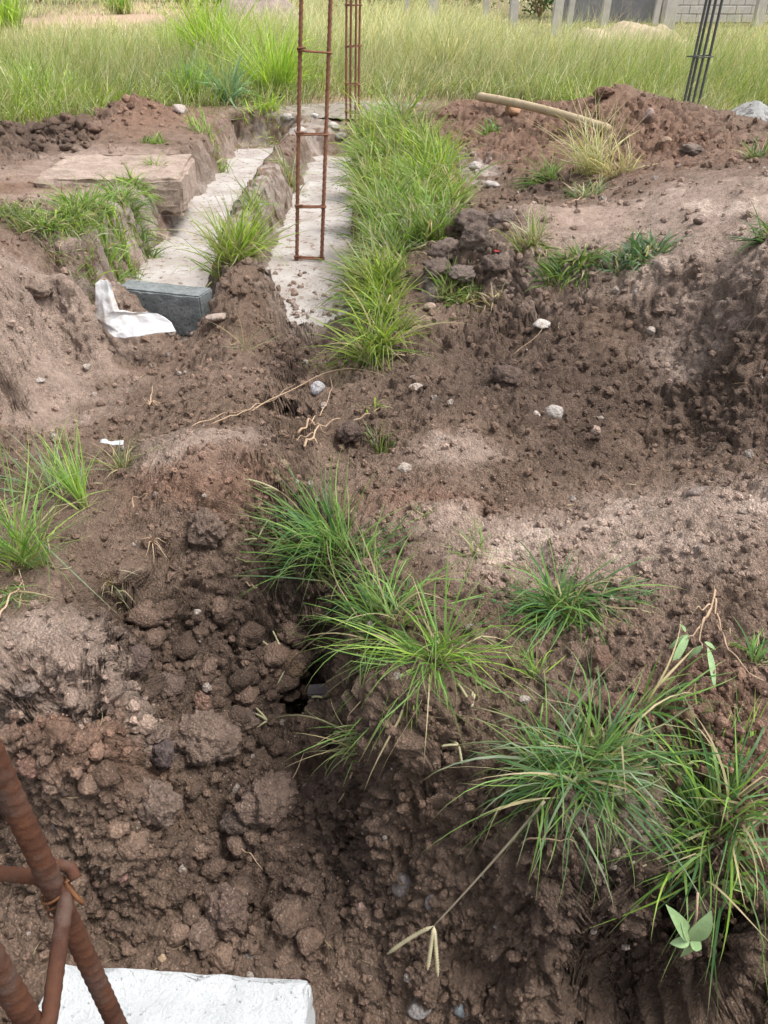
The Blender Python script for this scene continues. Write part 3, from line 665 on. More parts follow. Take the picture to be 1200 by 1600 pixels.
tuft('grass_tuft', 'dry straw tuft standing tall between the gravel heaps', 925, 275, 110, 70, 170, {'dry': 1, 'pale': 3, 'olive': 1}, (.05, 0), .35, (.2, .9), .008, seed=35, dry=.4)
tuft('grass_tuft', 'green tuft left of the dry straw on the gravel heap', 850, 285, 50, 60, 110, {'fresh': 2, 'deep': 1}, (0, 0), .6, (.3, 1.2), .009, seed=36, dry=.1)
tuft('grass_tuft', 'dark tuft under the dry straw on the gravel heap', 920, 305, 36, 60, 90, {'deep': 2, 'grey': 1}, (0, -.1), .7, (.4, 1.4), .008, seed=37, dry=.12)
tuft('grass_tuft', 'straw-coloured tuft spreading right of the tall dry straw', 975, 268, 60, 70, 80, {'dry': 3, 'pale': 1}, (.2, 0), .6, (.4, 1.4), .008, seed=38, dry=.6)
tuft('grass_tuft', 'small green tuft on the slope of the left gravel heap', 770, 207, 26, 50, 70, {'fresh': 3, 'blue': 1}, (0, 0), .8, (.4, 1.4), .013, seed=39, dry=.05)
tuft('grass_tuft', 'pale green weeds on top of the dark spoil heap', 822, 385, 55, 60, 120, {'pale': 1, 'fresh': 1}, (0, .1), .6, (.2, 1), .008, seed=40, dry=.25)
tuft('grass_tuft', 'green tuft at the foot of the dark spoil heap', 890, 415, 42, 95, 260, {'fresh': 2, 'deep': 1}, (0, -.1), .9, (.4, 1.4), .011, seed=41, dry=.05)
tuft('grass_tuft', 'blue-green leafy tuft on the rim of the earth bowl', 990, 408, 42, 105, 280, {'blue': 3, 'deep': 1}, (0, -.05), .9, (.4, 1.3), .012, seed=42, dry=.05)
tuft('grass_tuft', 'light green tuft on the near rim of the bowl under the spoil heap', 712, 468, 42, 85, 190, {'fresh': 2, 'pale': 1}, (0, -.05), .8, (.4, 1.4), .009, seed=43, dry=.15)
tuft('grass_tuft', 'straw wisps beside the light green tuft on the bowl rim', 770, 470, 34, 70, 45, {'dry': 3, 'pale': 1}, (.1, 0), .8, (.3, 1.2), .006, seed=44, dry=.6)
tuft('grass_tuft', 'small dark tuft at the right edge on the high bank', 1192, 375, 50, 40, 60, {'deep': 2, 'blue': 1}, (0, 0), .6, (.3, 1.2), .009, seed=45, dry=.1)
tuft('grass_tuft', 'green grass by the white rubble behind the right heap', 1190, 245, 40, 50, 70, {'deep': 1, 'grey': 2}, (0, 0), .6, (.3, 1.2), .012, seed=46, dry=.1)
for lab, px, py, h, w, n in [
    ('leafy clump on the left bank edge nearest the grey block', 185, 372, 42, 60, 260), ('leafy clump on the left bank just left of the bushy tufts', 112, 345, 46, 70, 260),
    ('small leafy clump on the left bank under the pale slab', 215, 292, 36, 50, 200), ('low leafy clump on the left bank half way to the picture edge', 70, 352, 36, 70, 220),
    ('sparse leafy clump low on the left bank slope', 130, 392, 34, 60, 130), ('leafy clump where the left bank meets the pale slab corner', 245, 268, 30, 40, 160)]:
    tuft('grass_tuft', lab, px, py, h, w, n, {'fresh': 3, 'grey': 1, 'bright': 1}, (0, -.15), .8, (.5, 1.7), .011, segs=5, dry=.08)
tuft('grass_tuft', 'loose yellow-green tuft at the near end of the bank, above the bright fan', 592, 505, 80, 60, 150, {'fresh': 2, 'bright': 2}, (-.2, 0), .6, (.3, 1.3), .009, dry=.1)
tuft('grass_tuft', 'short mixed tuft beside the bright fan toward the bowl', 628, 520, 50, 44, 80, {'fresh': 2, 'olive': 1, 'dry': 1}, (.1, 0), .7, (.4, 1.4), .007, dry=.25)
# the grassy bank beside the right footing: tuft after tuft
rb = np.random.default_rng(91)
k = 0
for py in np.arange(200, 482, 17):
    xl = np.interp(py, [190, 300, 400, 480], [555, 558, 562, 568]); xr = np.interp(py, [190, 240, 300, 350, 400, 440, 480], [625, 690, 735, 705, 650, 620, 605])
    nx = max(2, int((xr - xl) / 34))
    for q in range(nx):
        px = xl + (q + .5 + rb.uniform(-.25, .25)) * (xr - xl) / nx; pyy = py + rb.uniform(-6, 6)
        ci = rb.integers(4); sp = [{'fresh': 3, 'grey': 1}, {'bright': 3, 'fresh': 1}, {'fresh': 2, 'olive': 1}, {'grey': 1, 'fresh': 1}][ci]
        wv = .0085 + .0009 * W(px, pyy, .3)[1]
        ORD = ['nearest', 'second', 'third', 'fourth', 'fifth', 'sixth', 'seventh', 'eighth', 'ninth', 'tenth', 'eleventh', 'twelfth', 'thirteenth', 'fourteenth', 'fifteenth', 'sixteenth', 'seventeenth']
        row = ORD[int(round((472 - py) / 17))]
        where = ['at the concrete edge', 'second from the concrete', 'third from the concrete', 'fourth from the concrete', 'fifth from the concrete', 'sixth from the concrete'][q]
        tuft('grass_tuft', f"{['green', 'bright yellow-green', 'olive green', 'greyish green'][ci]} bank tuft {where}, {row} row from the near end", px, pyy, rb.uniform(50, 78), 46, 115, sp, (rb.uniform(-.25, .1), 0), .5, (.2, 1.2), wv, segs=5, dry=.08,
             group='grass tufts of the bank beside the right footing', seed=200 + k); k += 1

# the tall grass of the field: nobody could count it
def field_blades():
    rng = np.random.default_rng(5); parts = []
    def batch(n, ylo, yhi, hlo, hhi, wid, specfun, xr=.62, dens=None, segs=3, leans=.3, curl=(.1, 1.0)):
        yy = ylo * (yhi / ylo) ** rng.random(n); xx = (rng.random(n) * 2 - 1) * xr * (yy + 1.5)
        if dens is not None:
            kp = rng.random(n) < dens(xx, yy); xx, yy = xx[kp], yy[kp]
        n = len(xx); P3 = np.stack([xx, yy, 0 * xx], 1); cl = fbm(P3 * .55, 3, 71); cl2 = fbm(P3 * 1.7, 2, 72)
        base = np.stack([xx, yy, gz(xx, yy) - .02], 1)
        H = rng.uniform(hlo, hhi, n) * (1 + .7 * cl + .4 * cl2) * (1 - .78 * ss(15, 19, yy) * ss(1.5, 4, xx)) * (1 - .45 * ss(17, 21, yy) * ss(-2.5, -5, xx))
        az = rng.random(n) * 6.283; lx = np.cos(az) * leans * rng.random(n) + .14; ly = np.sin(az) * leans * rng.random(n)
        c = np.minimum(specfun(xx, yy, cl, cl2, rng) * (1.25 + .6 * ss(11, 20, yy) + .35 * cl - .3 * (cl2 < -.25))[:, None], .85)  # brightening with distance puts the hazy far light into the blade colour
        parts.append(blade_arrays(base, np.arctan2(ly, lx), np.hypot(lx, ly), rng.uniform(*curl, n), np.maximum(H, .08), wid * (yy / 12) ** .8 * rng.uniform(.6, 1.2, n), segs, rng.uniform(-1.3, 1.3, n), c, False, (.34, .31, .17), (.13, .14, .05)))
    def front(xx, yy):                   # nearest line the tall grass reaches
        return np.where(xx < -.9, np.interp(xx, [-8, -4.6, -3.6, -2.9, -1.8, -.9], [7.8, 7.9, 8.3, 9.5, 10.2, 10.6]), np.where(xx < .6, 10.9, np.interp(xx, [.6, 1.6, 2.4, 3.2, 6], [11.2, 10.4, 8.9, 7.7, 7.2])))
    pcen = W(160, 33, .72)
    def dens(xx, yy):
        d = ss(0, .8, yy - front(xx, yy))
        d *= 1 - .97 * (np.hypot((xx - pcen[0]) / 3.6, (yy - 27.5) / 3.2) < 1)
        return d
    def lush(xx, yy, cl, cl2, rng):
        n = len(xx); c = mixpal({'bright': 2.2, 'fresh': 1.6, 'olive': 1.8, 'pale': 1.2, 'dry': .5}, n, rng)
        g = mixpal({'grey': 2, 'pale': 2.5, 'olive': 2, 'dry': 1}, n, rng)
        f = np.clip(.22 - .32 * ss(-.6, -1.6, xx) * (1 - ss(14, 20, yy)) - .25 * ss(1, 2.5, xx) * (1 - ss(15, 22, yy)) + 1.1 * cl2 + ss(14, 21, yy) * .7 + .3 * ((xx > -1) & (xx < 3.5)), 0, 1); m = rng.random(n) < f
        c[m] = g[m]; return c
    def straw(xx, yy, cl, cl2, rng):
        return mixpal({'pale': 3.5, 'dry': 2.5, 'grey': 1}, len(xx), rng)
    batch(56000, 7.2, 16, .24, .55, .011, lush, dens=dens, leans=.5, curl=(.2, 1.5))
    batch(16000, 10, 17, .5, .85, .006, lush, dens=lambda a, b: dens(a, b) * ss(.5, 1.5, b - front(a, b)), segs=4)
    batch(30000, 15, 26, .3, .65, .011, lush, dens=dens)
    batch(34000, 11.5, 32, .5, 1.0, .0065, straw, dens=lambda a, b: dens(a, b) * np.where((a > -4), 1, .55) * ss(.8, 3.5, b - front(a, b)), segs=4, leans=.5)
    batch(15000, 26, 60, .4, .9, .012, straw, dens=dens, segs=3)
    batch(12000, 7, 12.5, .05, .16, .010, lush, dens=lambda a, b: ss(-1.2, -.1, b - front(a, b)) * .8, segs=3)
    return cat_blades(parts)
V_, Q_, T_, C_ = field_blades()
tag(link('tall_grass', mesh_np('tall_grass', V_, Q_, T_, C_), M_BLADE), kind='stuff')
# clumps that stand out in the field
for lab, px, py, h, w, n, sp, wd_ in [
    ('tall bright yellow-green clump standing out in the field left of the rebar columns', 340, 122, 100, 46, 420, {'bright': 5, 'fresh': 1}, .018),
    ('narrow bright green clump close to the left of the centre rebar column', 434, 155, 98, 30, 260, {'bright': 4, 'fresh': 1}, .015),
    ('blue-grey sword-leaved clump in front of the bright field clump', 345, 165, 60, 40, 60, {'blue': 3, 'grey': 1}, .028),
    ('mid-green clump in the field behind the red soil heap', 268, 95, 50, 40, 120, {'bright': 2, 'fresh': 2}, .017),
    ('bushy green clump at the top left picture corner', 18, 52, 55, 50, 160, {'bright': 2, 'fresh': 2}, .03),
    ('green clump behind the bare sandy patch', 190, 22, 30, 40, 120, {'fresh': 3, 'olive': 1}, .04),
    ('dark olive weed clump between the two bright field clumps', 395, 130, 70, 36, 150, {'olive': 2, 'deep': 2}, .016),
    ('brownish weed clump just left of the tall bright field clump', 300, 120, 75, 30, 130, {'olive': 3, 'dry': 1, 'deep': 1}, .014),
    ('flopped light green grass at the left edge behind the dark heap', 60, 172, 62, 90, 260, {'bright': 1, 'fresh': 2, 'pale': 1}, .014),
    ('lush green clump at the foot of the field behind the red heap', 300, 160, 55, 50, 200, {'fresh': 2, 'blue': 1, 'bright': 1}, .015),
    ('brown-green weed clump in the field between the rebar column and the pole', 690, 120, 60, 44, 160, {'olive': 3, 'grey': 2, 'dry': 1}, .014),
]:
    tuft('grass_clump', lab, px, py, h * 1.12, w, int(n * 1.6), sp, (0, 0), .25, (.0, .6), wd_ * 1.15, segs=5, dry=.02, rnd=.1)

# ------------------------------------------------------------------ rebar columns
def rebar_column(label, base, bars, stirrups, r, rs, mat, height, ribs=None, seed=0, sides=8, tilt=(0, 0), step=None, tie=True):
    root = empty('rebar_column', base, label, 'rebar column'); rng = random.Random(seed)
    b = np.array(bars, float)
    for (bx, by) in b:
        zz = np.linspace(-.12, height, 14)
        wob = rng.uniform(-1, 1) * .006
        P = np.stack([bx + tilt[0] * zz + wob * np.sin(zz * 2.2), by + tilt[1] * zz, zz], 1)
        if ribs: o = tube('bar', P, r, mat, root, sides=sides, rib=ribs[0], pitch=ribs[1], step=ribs[2])
        else: o = tube('bar', P, r, mat, root, sides=sides)
    c = b.mean(0)
    for zs in stirrups:
        sk = rng.uniform(-.012, .012); e = r + rs * .8
        x0, x1, y0, y1 = b[:, 0].min() - e, b[:, 0].max() + e, b[:, 1].min() - e, b[:, 1].max() + e
        off = np.array([tilt[0] * zs, tilt[1] * zs, zs])
        P = [(x0, y0, 0), (x1, y0, sk), (x1, y1, sk * 1.3), (x0, y1, .004), (x0, y0 + .0, .012), (x0 + .05, y0 - .004, .016)]
        Pd = []
        for a, q in zip(P[:-1], P[1:]):
            for t in np.linspace(0, 1, 6)[:-1]: Pd.append(np.array(a) * (1 - t) + np.array(q) * t)
        Pd.append(np.array(P[-1]))
        tube('stirrup', np.array(Pd) + off, rs, mat, root, sides=6)
        if tie:
            parts = []
            for (bx, by) in b[:2]:
                th = np.linspace(0, 4 * math.pi, 22)
                cc = np.stack([bx + (r + .004) * np.cos(th), by + (r + .004) * np.sin(th), .012 * np.sin(th * .5) + .004], 1) + off
                parts.append(tube_arrays(cc, rs * .3, 5))
            V, Q, T = join_arrays(parts); link('tie_wire', mesh_np('tie_wire', V, Q, T), mat, root)
    return root
p = W(464, 410, .0); q = W(503, 408, .0)
wdt = q[0] - p[0]
rebar_column('rusty two-bar rebar column with ladder-like stirrups rising from the right footing', (p[0], p[1], .01), [(0, 0), (wdt, .0)],
             [.02, .34, .76, 1.20, 1.68], .0112, .0056, M_RUST_FAR, 2.6, seed=3, tilt=(.080, .0), ribs=(.0022, .035, .006))
p2 = pick(541, 196); s_ = mpp(p2)
rebar_column('slender rusty four-bar rebar column farther back beside the grassy bank', (p2[0], p2[1], p2[2] - .05), [(0, 0), (.045, .10), (.10, .10), (.145, 0)], [.18, .46, .82, 1.2, 1.6], .0125, .006, M_RUST_FAR, 3.0, seed=4, tilt=(.03, 0), tie=False)
p3 = pick(1080, 172)
p3 = W(1078, 170, .56)
rebar_column('dark steel rebar column leaning behind the right gravel heap', (p3[0], p3[1], .2), [(-.08, 0), (-.005, .12), (.01, .02), (.075, .05)], [.35, .78, 1.3, 1.8], .0135, .006, M_STEEL, 3.0, seed=5, tilt=(.03, 0), tie=False)

# nearest column at the lower left: bars reach the pit floor, stirrup tied with wire
def near_column():
    dA = .44
    def at(px, py, d): 
        v = np.array([(px - 600) / FPX * d, 0, 0]); b = -(py - 800) / FPX * d
        return np.array([v[0], d * CT + b * ST, CAM_Z - d * ST + b * CT])
    A = at(86, 1392, dA); up = np.array([0, 0, 1.0])
    base = np.array([A[0], A[1], -.05])
    root = empty('rebar_column', base, 'nearest rusty rebar column with tied stirrup at the lower left corner', 'rebar column')
    r = .0061; rs = .0041
    Bp = at(8, 1530, .37); Bp[2] = 0
    sx = -.17
    bars = [np.array([A[0], A[1], 0]), np.array([Bp[0], Bp[1], 0])]
    C = bars[0] + np.array([sx, .01, 0]); Dd = bars[1] + np.array([sx, .01, 0])
    for n_, bb in enumerate(bars + [C, Dd]):
        zt = 1.62 if n_ == 0 else 1.45
        P = [(bb[0] + .022, bb[1], -.08), (bb[0], bb[1], A[2]), (bb[0] - .022 * (zt - A[2]) / A[2], bb[1], zt)]
        tube('bar', P, r, M_RUST, root, origin=base, sides=20, rib=.0004, pitch=.0095, step=.0012)
    za = A[2]
    e = r + rs
    for zz, full in ((za, True), (za - .22, False), (za - .44, False)):
        p0 = np.array([C[0] - e, C[1] + e, zz + .012]); p1 = np.array([A[0] + e * .75, A[1] + e * .6, zz + .002]); p2_ = np.array([bars[1][0] + e, bars[1][1] - e, zz - .012]); p3_ = np.array([Dd[0] - e, Dd[1] - e, zz])
        pts = [p3_, p0, p1 + np.array([-.012, 0, 0]), p1 + np.array([0, -.008, 0]), p2_ + np.array([0, .01, 0]), p2_ + np.array([-.01, 0, 0]), p3_]
        tube('stirrup', pts, rs, M_RUST, root, origin=base, sides=14, rib=.0003, pitch=.008, step=.0014)
        # hooked end of the stirrup
        tube('stirrup_hook', [p1 + np.array([-.016, .004, .009]), p1 + np.array([.0, .003, .007]), p1 + np.array([.004, -.002, .003])], rs * .8, M_RUST, root, origin=base, sides=12, step=.002)
        parts = []
        for tz in (-.004, .002, -.012):
            th = np.linspace(0, 2.2 * math.pi, 30)
            cc = np.stack([A[0] + (r + .0018) * np.cos(th), A[1] + (r + .0018) * np.sin(th), zz + tz + .006 * np.cos(th + .4) - .004 * th / 6], 1)
            parts.append(tube_arrays(cc - base, .0008, 6))
        tw = np.array([p1 + np.array([.0, -.006, .004]), p1 + np.array([.008, -.012, .0]), p1 + np.array([.011, -.013, -.003])])
        parts.append(tube_arrays(tw - base, .0014, 6))
        V, Q, T = join_arrays(parts); link('tie_wire', mesh_np('tie_wire', V, Q, T), M_WIRE, root)
M_WIRE = plain_material('tie_wire', (.08, .034, .015), (.17, .07, .027), 90, 0.7)
near_column()

# ------------------------------------------------------------------ blocks
def rough_block(name, size, mat, seed, seg=.012, chip=.004, bevel=.006):
    nx, ny, nz_ = [max(4, int(s / seg)) for s in size]; bm = bmesh.new()
    bmesh.ops.create_cube(bm, size=1.0)
    for v in bm.verts: v.co = Vector((v.co.x * size[0], v.co.y * size[1], v.co.z * size[2]))
    bmesh.ops.bevel(bm, geom=bm.edges[:], offset=bevel, segments=2, affect='EDGES')
    bmesh.ops.triangulate(bm, faces=bm.faces[:])
    for _ in range(6):
        ed = [e for e in bm.edges if e.calc_length() > seg * 2.2]
        if not ed: break
        bmesh.ops.subdivide_edges(bm, edges=ed, cuts=1)
        bmesh.ops.triangulate(bm, faces=[f for f in bm.faces if len(f.verts) > 3])
    co = np.array([v.co for v in bm.verts]); no = np.array([v.normal for v in bm.verts])
    n = fbm(co * 55 + seed, 3, seed) * chip * .5 + fbm(co * 9 + seed, 2, seed + 3) * chip * .6
    ed = (np.abs(co) > np.array(size) / 2 - bevel * 1.4).sum(1) >= 2
    n = n - ed * np.clip(fbm(co * 28 + seed, 3, seed + 9) + .15, 0, 1) * chip * 2.2
    co = co + no * n[:, None]
    for v, c in zip(bm.verts, co): v.co = Vector(c)
    return bm_mesh(name, bm, smooth=False)
# white block lying flat by the camera
BT = .115
a_, b_ = W(85, 1503, BT), W(487, 1528, BT)
yaw = math.atan2(b_[1] - a_[1], b_[0] - a_[0]); L_ = np.linalg.norm(b_ - a_)
dirx = np.array([math.cos(yaw), math.sin(yaw)]); diry = np.array([math.sin(yaw), -math.cos(yaw)])
c_ = (a_ + b_)[:2] / 2 + diry * .115
wb = link('concrete_block', rough_block('concrete_block', (L_, .23, .15), M_WHITEBLOCK, 3, .010, .004), M_WHITEBLOCK, loc=(c_[0], c_[1], BT - .075)); wb.rotation_euler.z = yaw
tag(wb, 'pale whitish concrete block lying flat at the bottom edge of the picture', 'concrete block')
# grey wet block on edge in the left trench
a_, b_ = W(178, 449, .21), W(312, 463, .21)
yaw = math.atan2(b_[1] - a_[1], b_[0] - a_[0]); L_ = np.linalg.norm(b_ - a_); diry = np.array([-math.sin(yaw), math.cos(yaw)])
c_ = (a_ + b_)[:2] / 2 + diry * .07
gb = link('concrete_block', rough_block('concrete_block', (L_, .15, .23), M_GREYBLOCK, 8, .014, .005, .007), M_GREYBLOCK, loc=(c_[0], c_[1], .21 - .115)); gb.rotation_euler.z = yaw
tag(gb, 'dark blue-grey concrete block standing on edge in the left footing trench', 'concrete block')
c_ = W(512, 1080, .06)
bb = link('concrete_block', rough_block('concrete_block', (.11, .04, .022), M_DARKBLOCK, 12, .012, .002, .003), M_DARKBLOCK, loc=(c_[0] + .006, c_[1] - .006, .066)); bb.rotation_euler.z = .05
tag(bb, 'dark block mostly buried in the hole in the pit wall', 'concrete block')

# hard pale earth ledge with a square edge beside the left footing
a_ = W(186, 262, .40)
es = link('earth_slab', rough_block('earth_slab', (1.02, .95, .26), M_CLOD, 21, .035, .022, .02), M_CLOD, loc=(a_[0], a_[1], .285)); es.rotation_euler = (.012, .01, .10)
es.color = (.40, .315, .262, 1)
tag(es, 'flat pale ledge of hard earth with a square edge beside the left footing', 'earth ledge')
# ------------------------------------------------------------------ plastic bag beside the grey block
def plastic_bag():
    m, nt, b = new_mat('plastic_film')
    b.inputs['Base Color'].default_value = (.70, .70, .71, 1); b.inputs['Roughness'].default_value = .62
    g = N(nt, 'ShaderNodeTexCoord').outputs['Object']; n = noise_fac(nt, 9, 6, .6, g)
    nt.links.new(ramp(nt, n.outputs[0], [(.34, (.50, .43, .37)), (.50, (.76, .76, .77))]), b.inputs['Base Color'])
    n3 = noise_fac(nt, 45, 6, .6, g); bp = N(nt, 'ShaderNodeBump'); bp.inputs['Strength'].default_value = .35; bp.inputs['Distance'].default_value = .006
    nt.links.new(n3.outputs[0], bp.inputs['Height']); nt.links.new(bp.outputs[0], b.inputs['Normal'])
    tr = N(nt, 'ShaderNodeBsdfTransparent'); tl = N(nt, 'ShaderNodeBsdfTranslucent'); tl.inputs[0].default_value = (.7, .7, .72, 1)
    m1 = N(nt, 'ShaderNodeMixShader'); m1.inputs[0].default_value = .3; nt.links.new(b.outputs[0], m1.inputs[1]); nt.links.new(tl.outputs[0], m1.inputs[2])
    m2 = N(nt, 'ShaderNodeMixShader'); m2.inputs[0].default_value = .14; nt.links.new(m1.outputs[0], m2.inputs[1]); nt.links.new(tr.outputs[0], m2.inputs[2])
    nt.links.new(m2.outputs[0], nt.nodes['Material Output'].inputs[0])
    origin = pick(190, 525); s = mpp(origin)
    def pt(px, py, dy, lift):           # a point of the sheet: photo pixel at distance dy in front of the origin
        d = ray(px, py); t = .965 * (origin[1] + dy) / d[1]; return np.array([0, 0, CAM_Z]) + d * t
    rows = [  # v from the standing corner (top) down to the spread skirt
        [pt(149, 446, .10, 0), pt(157, 440, .12, 0), pt(167, 440, .10, 0), pt(173, 446, .08, 0)],
        [pt(150, 470, .09, 0), pt(160, 468, .06, 0), pt(172, 466, .05, 0), pt(180, 470, .06, 0)],
        [pt(149, 490, .08, 0), pt(163, 490, .02, 0), pt(178, 488, .02, 0), pt(186, 487, .05, 0)],
        [pt(141, 496, .08, 0), pt(164, 505, .0, 0), pt(195, 492, .06, 0), pt(246, 492, .07, 0)],
        [pt(160, 508, .03, 0), pt(180, 516, .0, 0), pt(220, 505, .04, 0), pt(268, 505, .05, 0)],
        [pt(178, 530, -.02, 0), pt(198, 530, -.02, 0), pt(230, 526, -.01, 0), pt(275, 519, .01, 0)]]
    G = np.array(rows); nv, nu = G.shape[:2]; A, Bn = 60, 56
    from numpy import interp
    vs, us = np.linspace(0, nv - 1, A), np.linspace(0, nu - 1, Bn)
    G1 = np.stack([[interp(vs, np.arange(nv), G[:, j, k]) for j in range(nu)] for k in range(3)], -1)      # nu,A,3
    G2 = np.stack([[interp(us, np.arange(nu), G1[:, i_, k]) for i_ in range(A)] for k in range(3)], -1)    # A,Bn,3
    V = G2.reshape(-1, 3)
    rid = 1 - np.abs(fbm(V * 7, 3, 4)) * 2; rid2 = 1 - np.abs(fbm(V * 19, 3, 6)) * 2
    V = V + np.array([.25, -.5, .8])[None] * (.012 * rid + .007 * rid2)[:, None]
    V[:, 2] = np.maximum(V[:, 2], gz(V[:, 0], V[:, 1]) + .016)
    i = np.arange(A - 1)[:, None] * Bn; j = np.arange(Bn - 1)[None]
    Q = np.stack([i + j, i + j + 1, i + Bn + j + 1, i + Bn + j], -1).reshape(-1, 4)
    o = link('plastic_bag', mesh_np('plastic_bag', V - origin, Q), m, loc=origin)
    md = o.modifiers.new('thick', 'SOLIDIFY'); md.thickness = .0015
    tag(o, 'crumpled translucent white plastic bag lying against the grey block', 'plastic bag')
plastic_bag()

# ------------------------------------------------------------------ bamboo pole on the gravel heap
pa = W(750, 151, 1.0); 
def on_ray(px, py, Y): d = ray(px, py); return np.array([0, 0, CAM_Z]) + d * (Y / d[1])
n_ = 90; s_ = np.linspace(0, 1, n_); Y0, Y1 = 8.9, 7.4
for _ in range(60):
    pa, pb = on_ray(750, 151, Y0), on_ray(950, 201, Y1); Pp = pa[None] * (1 - s_)[:, None] + pb[None] * s_[:, None]
    cl_ = Pp[:, 2] - gz(Pp[:, 0], Pp[:, 1]) - .03
    if cl_[:30].min() < 0: Y0 -= .05
    if cl_[60:].min() < 0: Y1 -= .05
    if cl_[30:60].min() < 0: Y0 -= .03; Y1 -= .03
    if cl_.min() >= 0: break
Pp[:, 2] += .02 * np.sin(s_ * 3.1)
rr_ = .036 - .008 * s_ + .0035 * (np.abs(((s_ * 6.3 + .35) % 1) - .5) < .035)
root = empty('bamboo_pole', pa, 'long pale bamboo pole lying across the top of the gravel heaps', 'pole')
V, Q, T = tube_arrays(Pp - pa, rr_, 14); link('culm', mesh_np('culm', V, Q, T), M_BAMBOO, root)

# ------------------------------------------------------------------ wall and posts at the back
def box_mesh(name, sx, sy, sz, bev=.01):
    bm = bmesh.new(); bmesh.ops.create_cube(bm, size=1)
    for v in bm.verts: v.co = Vector((v.co.x * sx, v.co.y * sy, v.co.z * sz))
    if bev: bmesh.ops.bevel(bm, geom=bm.edges[:], offset=bev, segments=1, affect='EDGES')
    return bm_mesh(name, bm)
YW = 27.0; zw = field_z(0, np.array([YW]))[0] if False else .31 + .027 * 14
xa = on_ray(1036, 40, YW)[0]; xb = xa + 7.2
root = empty('block_wall', ((xa + xb) / 2, YW, zw), 'pale grey concrete block wall at the top right behind the tall grass', 'wall')
me = box_mesh('mortar_core', xb - xa, .13, 2.3, 0); link('mortar_core', me, M_MORTAR, root, (0, 0, 1.05))
bmesh_ = [box_mesh('wall_block', .435, .16, .195, .012), box_mesh('wall_block', .21, .16, .195, .012)]
for b_m in bmesh_: b_m.materials.append(M_WALLBLOCK)
rng = random.Random(4)
for cidx in range(10):
    zc = .02 + cidx * .215; xx = xa + (0 if cidx % 2 == 0 else -.225)
    while xx < xb:
        l, r_ = max(xx, xa), min(xx + .45, xb)
        if r_ - l > .15:
            full = (r_ - l) > .4
            o = link('block', bmesh_[0 if full else 1], None, root, ((l + r_) / 2 - (xa + xb) / 2, rng.uniform(-.006, .006), zc + .1))
            o.rotation_euler = (rng.uniform(-.01, .01), rng.uniform(-.008, .008), rng.uniform(-.012, .012))
        xx += .45
xl = on_ray(880, 30, YW)[0]
root = empty('stained_wall', ((xl + xa) / 2 - .05, YW + .25, zw), 'dark weather-stained rendered wall left of the pale block wall', 'wall')
me = box_mesh('rendered_face', xa - xl, .2, 2.2, .02); link('rendered_face', me, M_OLDWALL, root, (0, 0, 1.0))
me = box_mesh('coping', xa - xl + .06, .28, .1, .015); link('coping', me, M_OLDWALL, root, (0, 0, 2.152))
def post(label, px, pyb, wpx, Y, lean, hgt=2.6):
    zb = .31 + .027 * max(0, Y - 13); p = on_ray(px, pyb, Y); w = wpx * Y * CT / FPX * 1.0
    bm = bmesh.new(); bmesh.ops.create_cube(bm, size=1)
    for v in bm.verts:
        t = .94 if v.co.z > 0 else 1.03
        v.co = Vector((v.co.x * w * t, v.co.y * w * t * .8, v.co.z * hgt))
    bmesh.ops.bevel(bm, geom=bm.edges[:], offset=w * .08, segments=2, affect='EDGES')
    for k in range(3): bmesh.ops.subdivide_edges(bm, edges=[e for e in bm.edges if abs(e.verts[0].co.z - e.verts[1].co.z) > .3], cuts=1)
    for v in bm.verts: v.co.x += .012 * math.sin(v.co.z * 2 + px)
    o = link('concrete_post', bm_mesh('concrete_post', bm), M_POST, loc=(p[0], Y, zb + hgt / 2 - .15)); o.rotation_euler = (0, lean, 0)
    return tag(o, label, 'post', 'concrete posts along the back of the field')
post('stout pale post leaning right in front of the pale block wall', 1041, 55, 20, 22.5, .03)
post('pale post at the left end of the dark stained wall', 869, 45, 15, 22, .02)
post('thin post just right of the dark gap beside the stained wall', 893, 25, 9, 25, .03)
post('weathered post in the middle of the dark stained wall', 947, 28, 12, 25, .05)
post('thin post where the stained wall meets the block wall', 1026, 25, 9, 26, .02)
post('faint post half hidden in straw grass left of the stained wall', 803, 20, 13, 24.5, 0)
post('faint post half hidden in straw grass right of the back rebar column', 677, 30, 15, 24, 0)
post('faint thin post in straw grass, nearest the back rebar column', 636, 18, 9, 25, .01)
post('faint post in straw grass between two other faint posts', 760, 15, 9, 25.5, .01)
post('grey post at the far right end of the block wall', 1186, 30, 14, 25.5, .04)

def heap(name, label, px, py, wx, wy, h, Y, mat, cat):
    p = on_ray(px, py, Y); n = 60; g = np.linspace(-1.25, 1.25, n); X, Yy = np.meshgrid(g, g)
    r = np.hypot(X, Yy); P3 = np.stack([X.ravel() * wx, Yy.ravel() * wy, 0 * X.ravel()], 1)
    zz = h * np.clip(1 - r ** 1.6, -.3, 1).ravel() + (.45 * h * fbm(P3 * 2.2, 4, 12) + .05 * min(1, h * 4) * fbm(P3 * 8, 4, 14, .7))
    zb = float(gz(p[0], Y)); V = np.stack([P3[:, 0], P3[:, 1], zz], 1)
    i = np.arange(n - 1)[:, None] * n; j = np.arange(n - 1)[None]
    Q = np.stack([i + j, i + j + 1, i + n + j + 1, i + n + j], -1).reshape(-1, 4)
    return tag(link(name, mesh_np(name, V, Q), mat, loc=(p[0], Y, zb - .02)), label, cat)
heap('sand_heap', 'low pale sand heap in the field in front of the block wall', 975, 64, 2.0, .8, .46, 18.5, M_SAND, 'sand heap')
heap('sand_heap', 'low greyish sand bank behind the second rebar column', 560, 160, 1.25, .45, .10, 10.8, M_SANDGREY, 'sand heap')
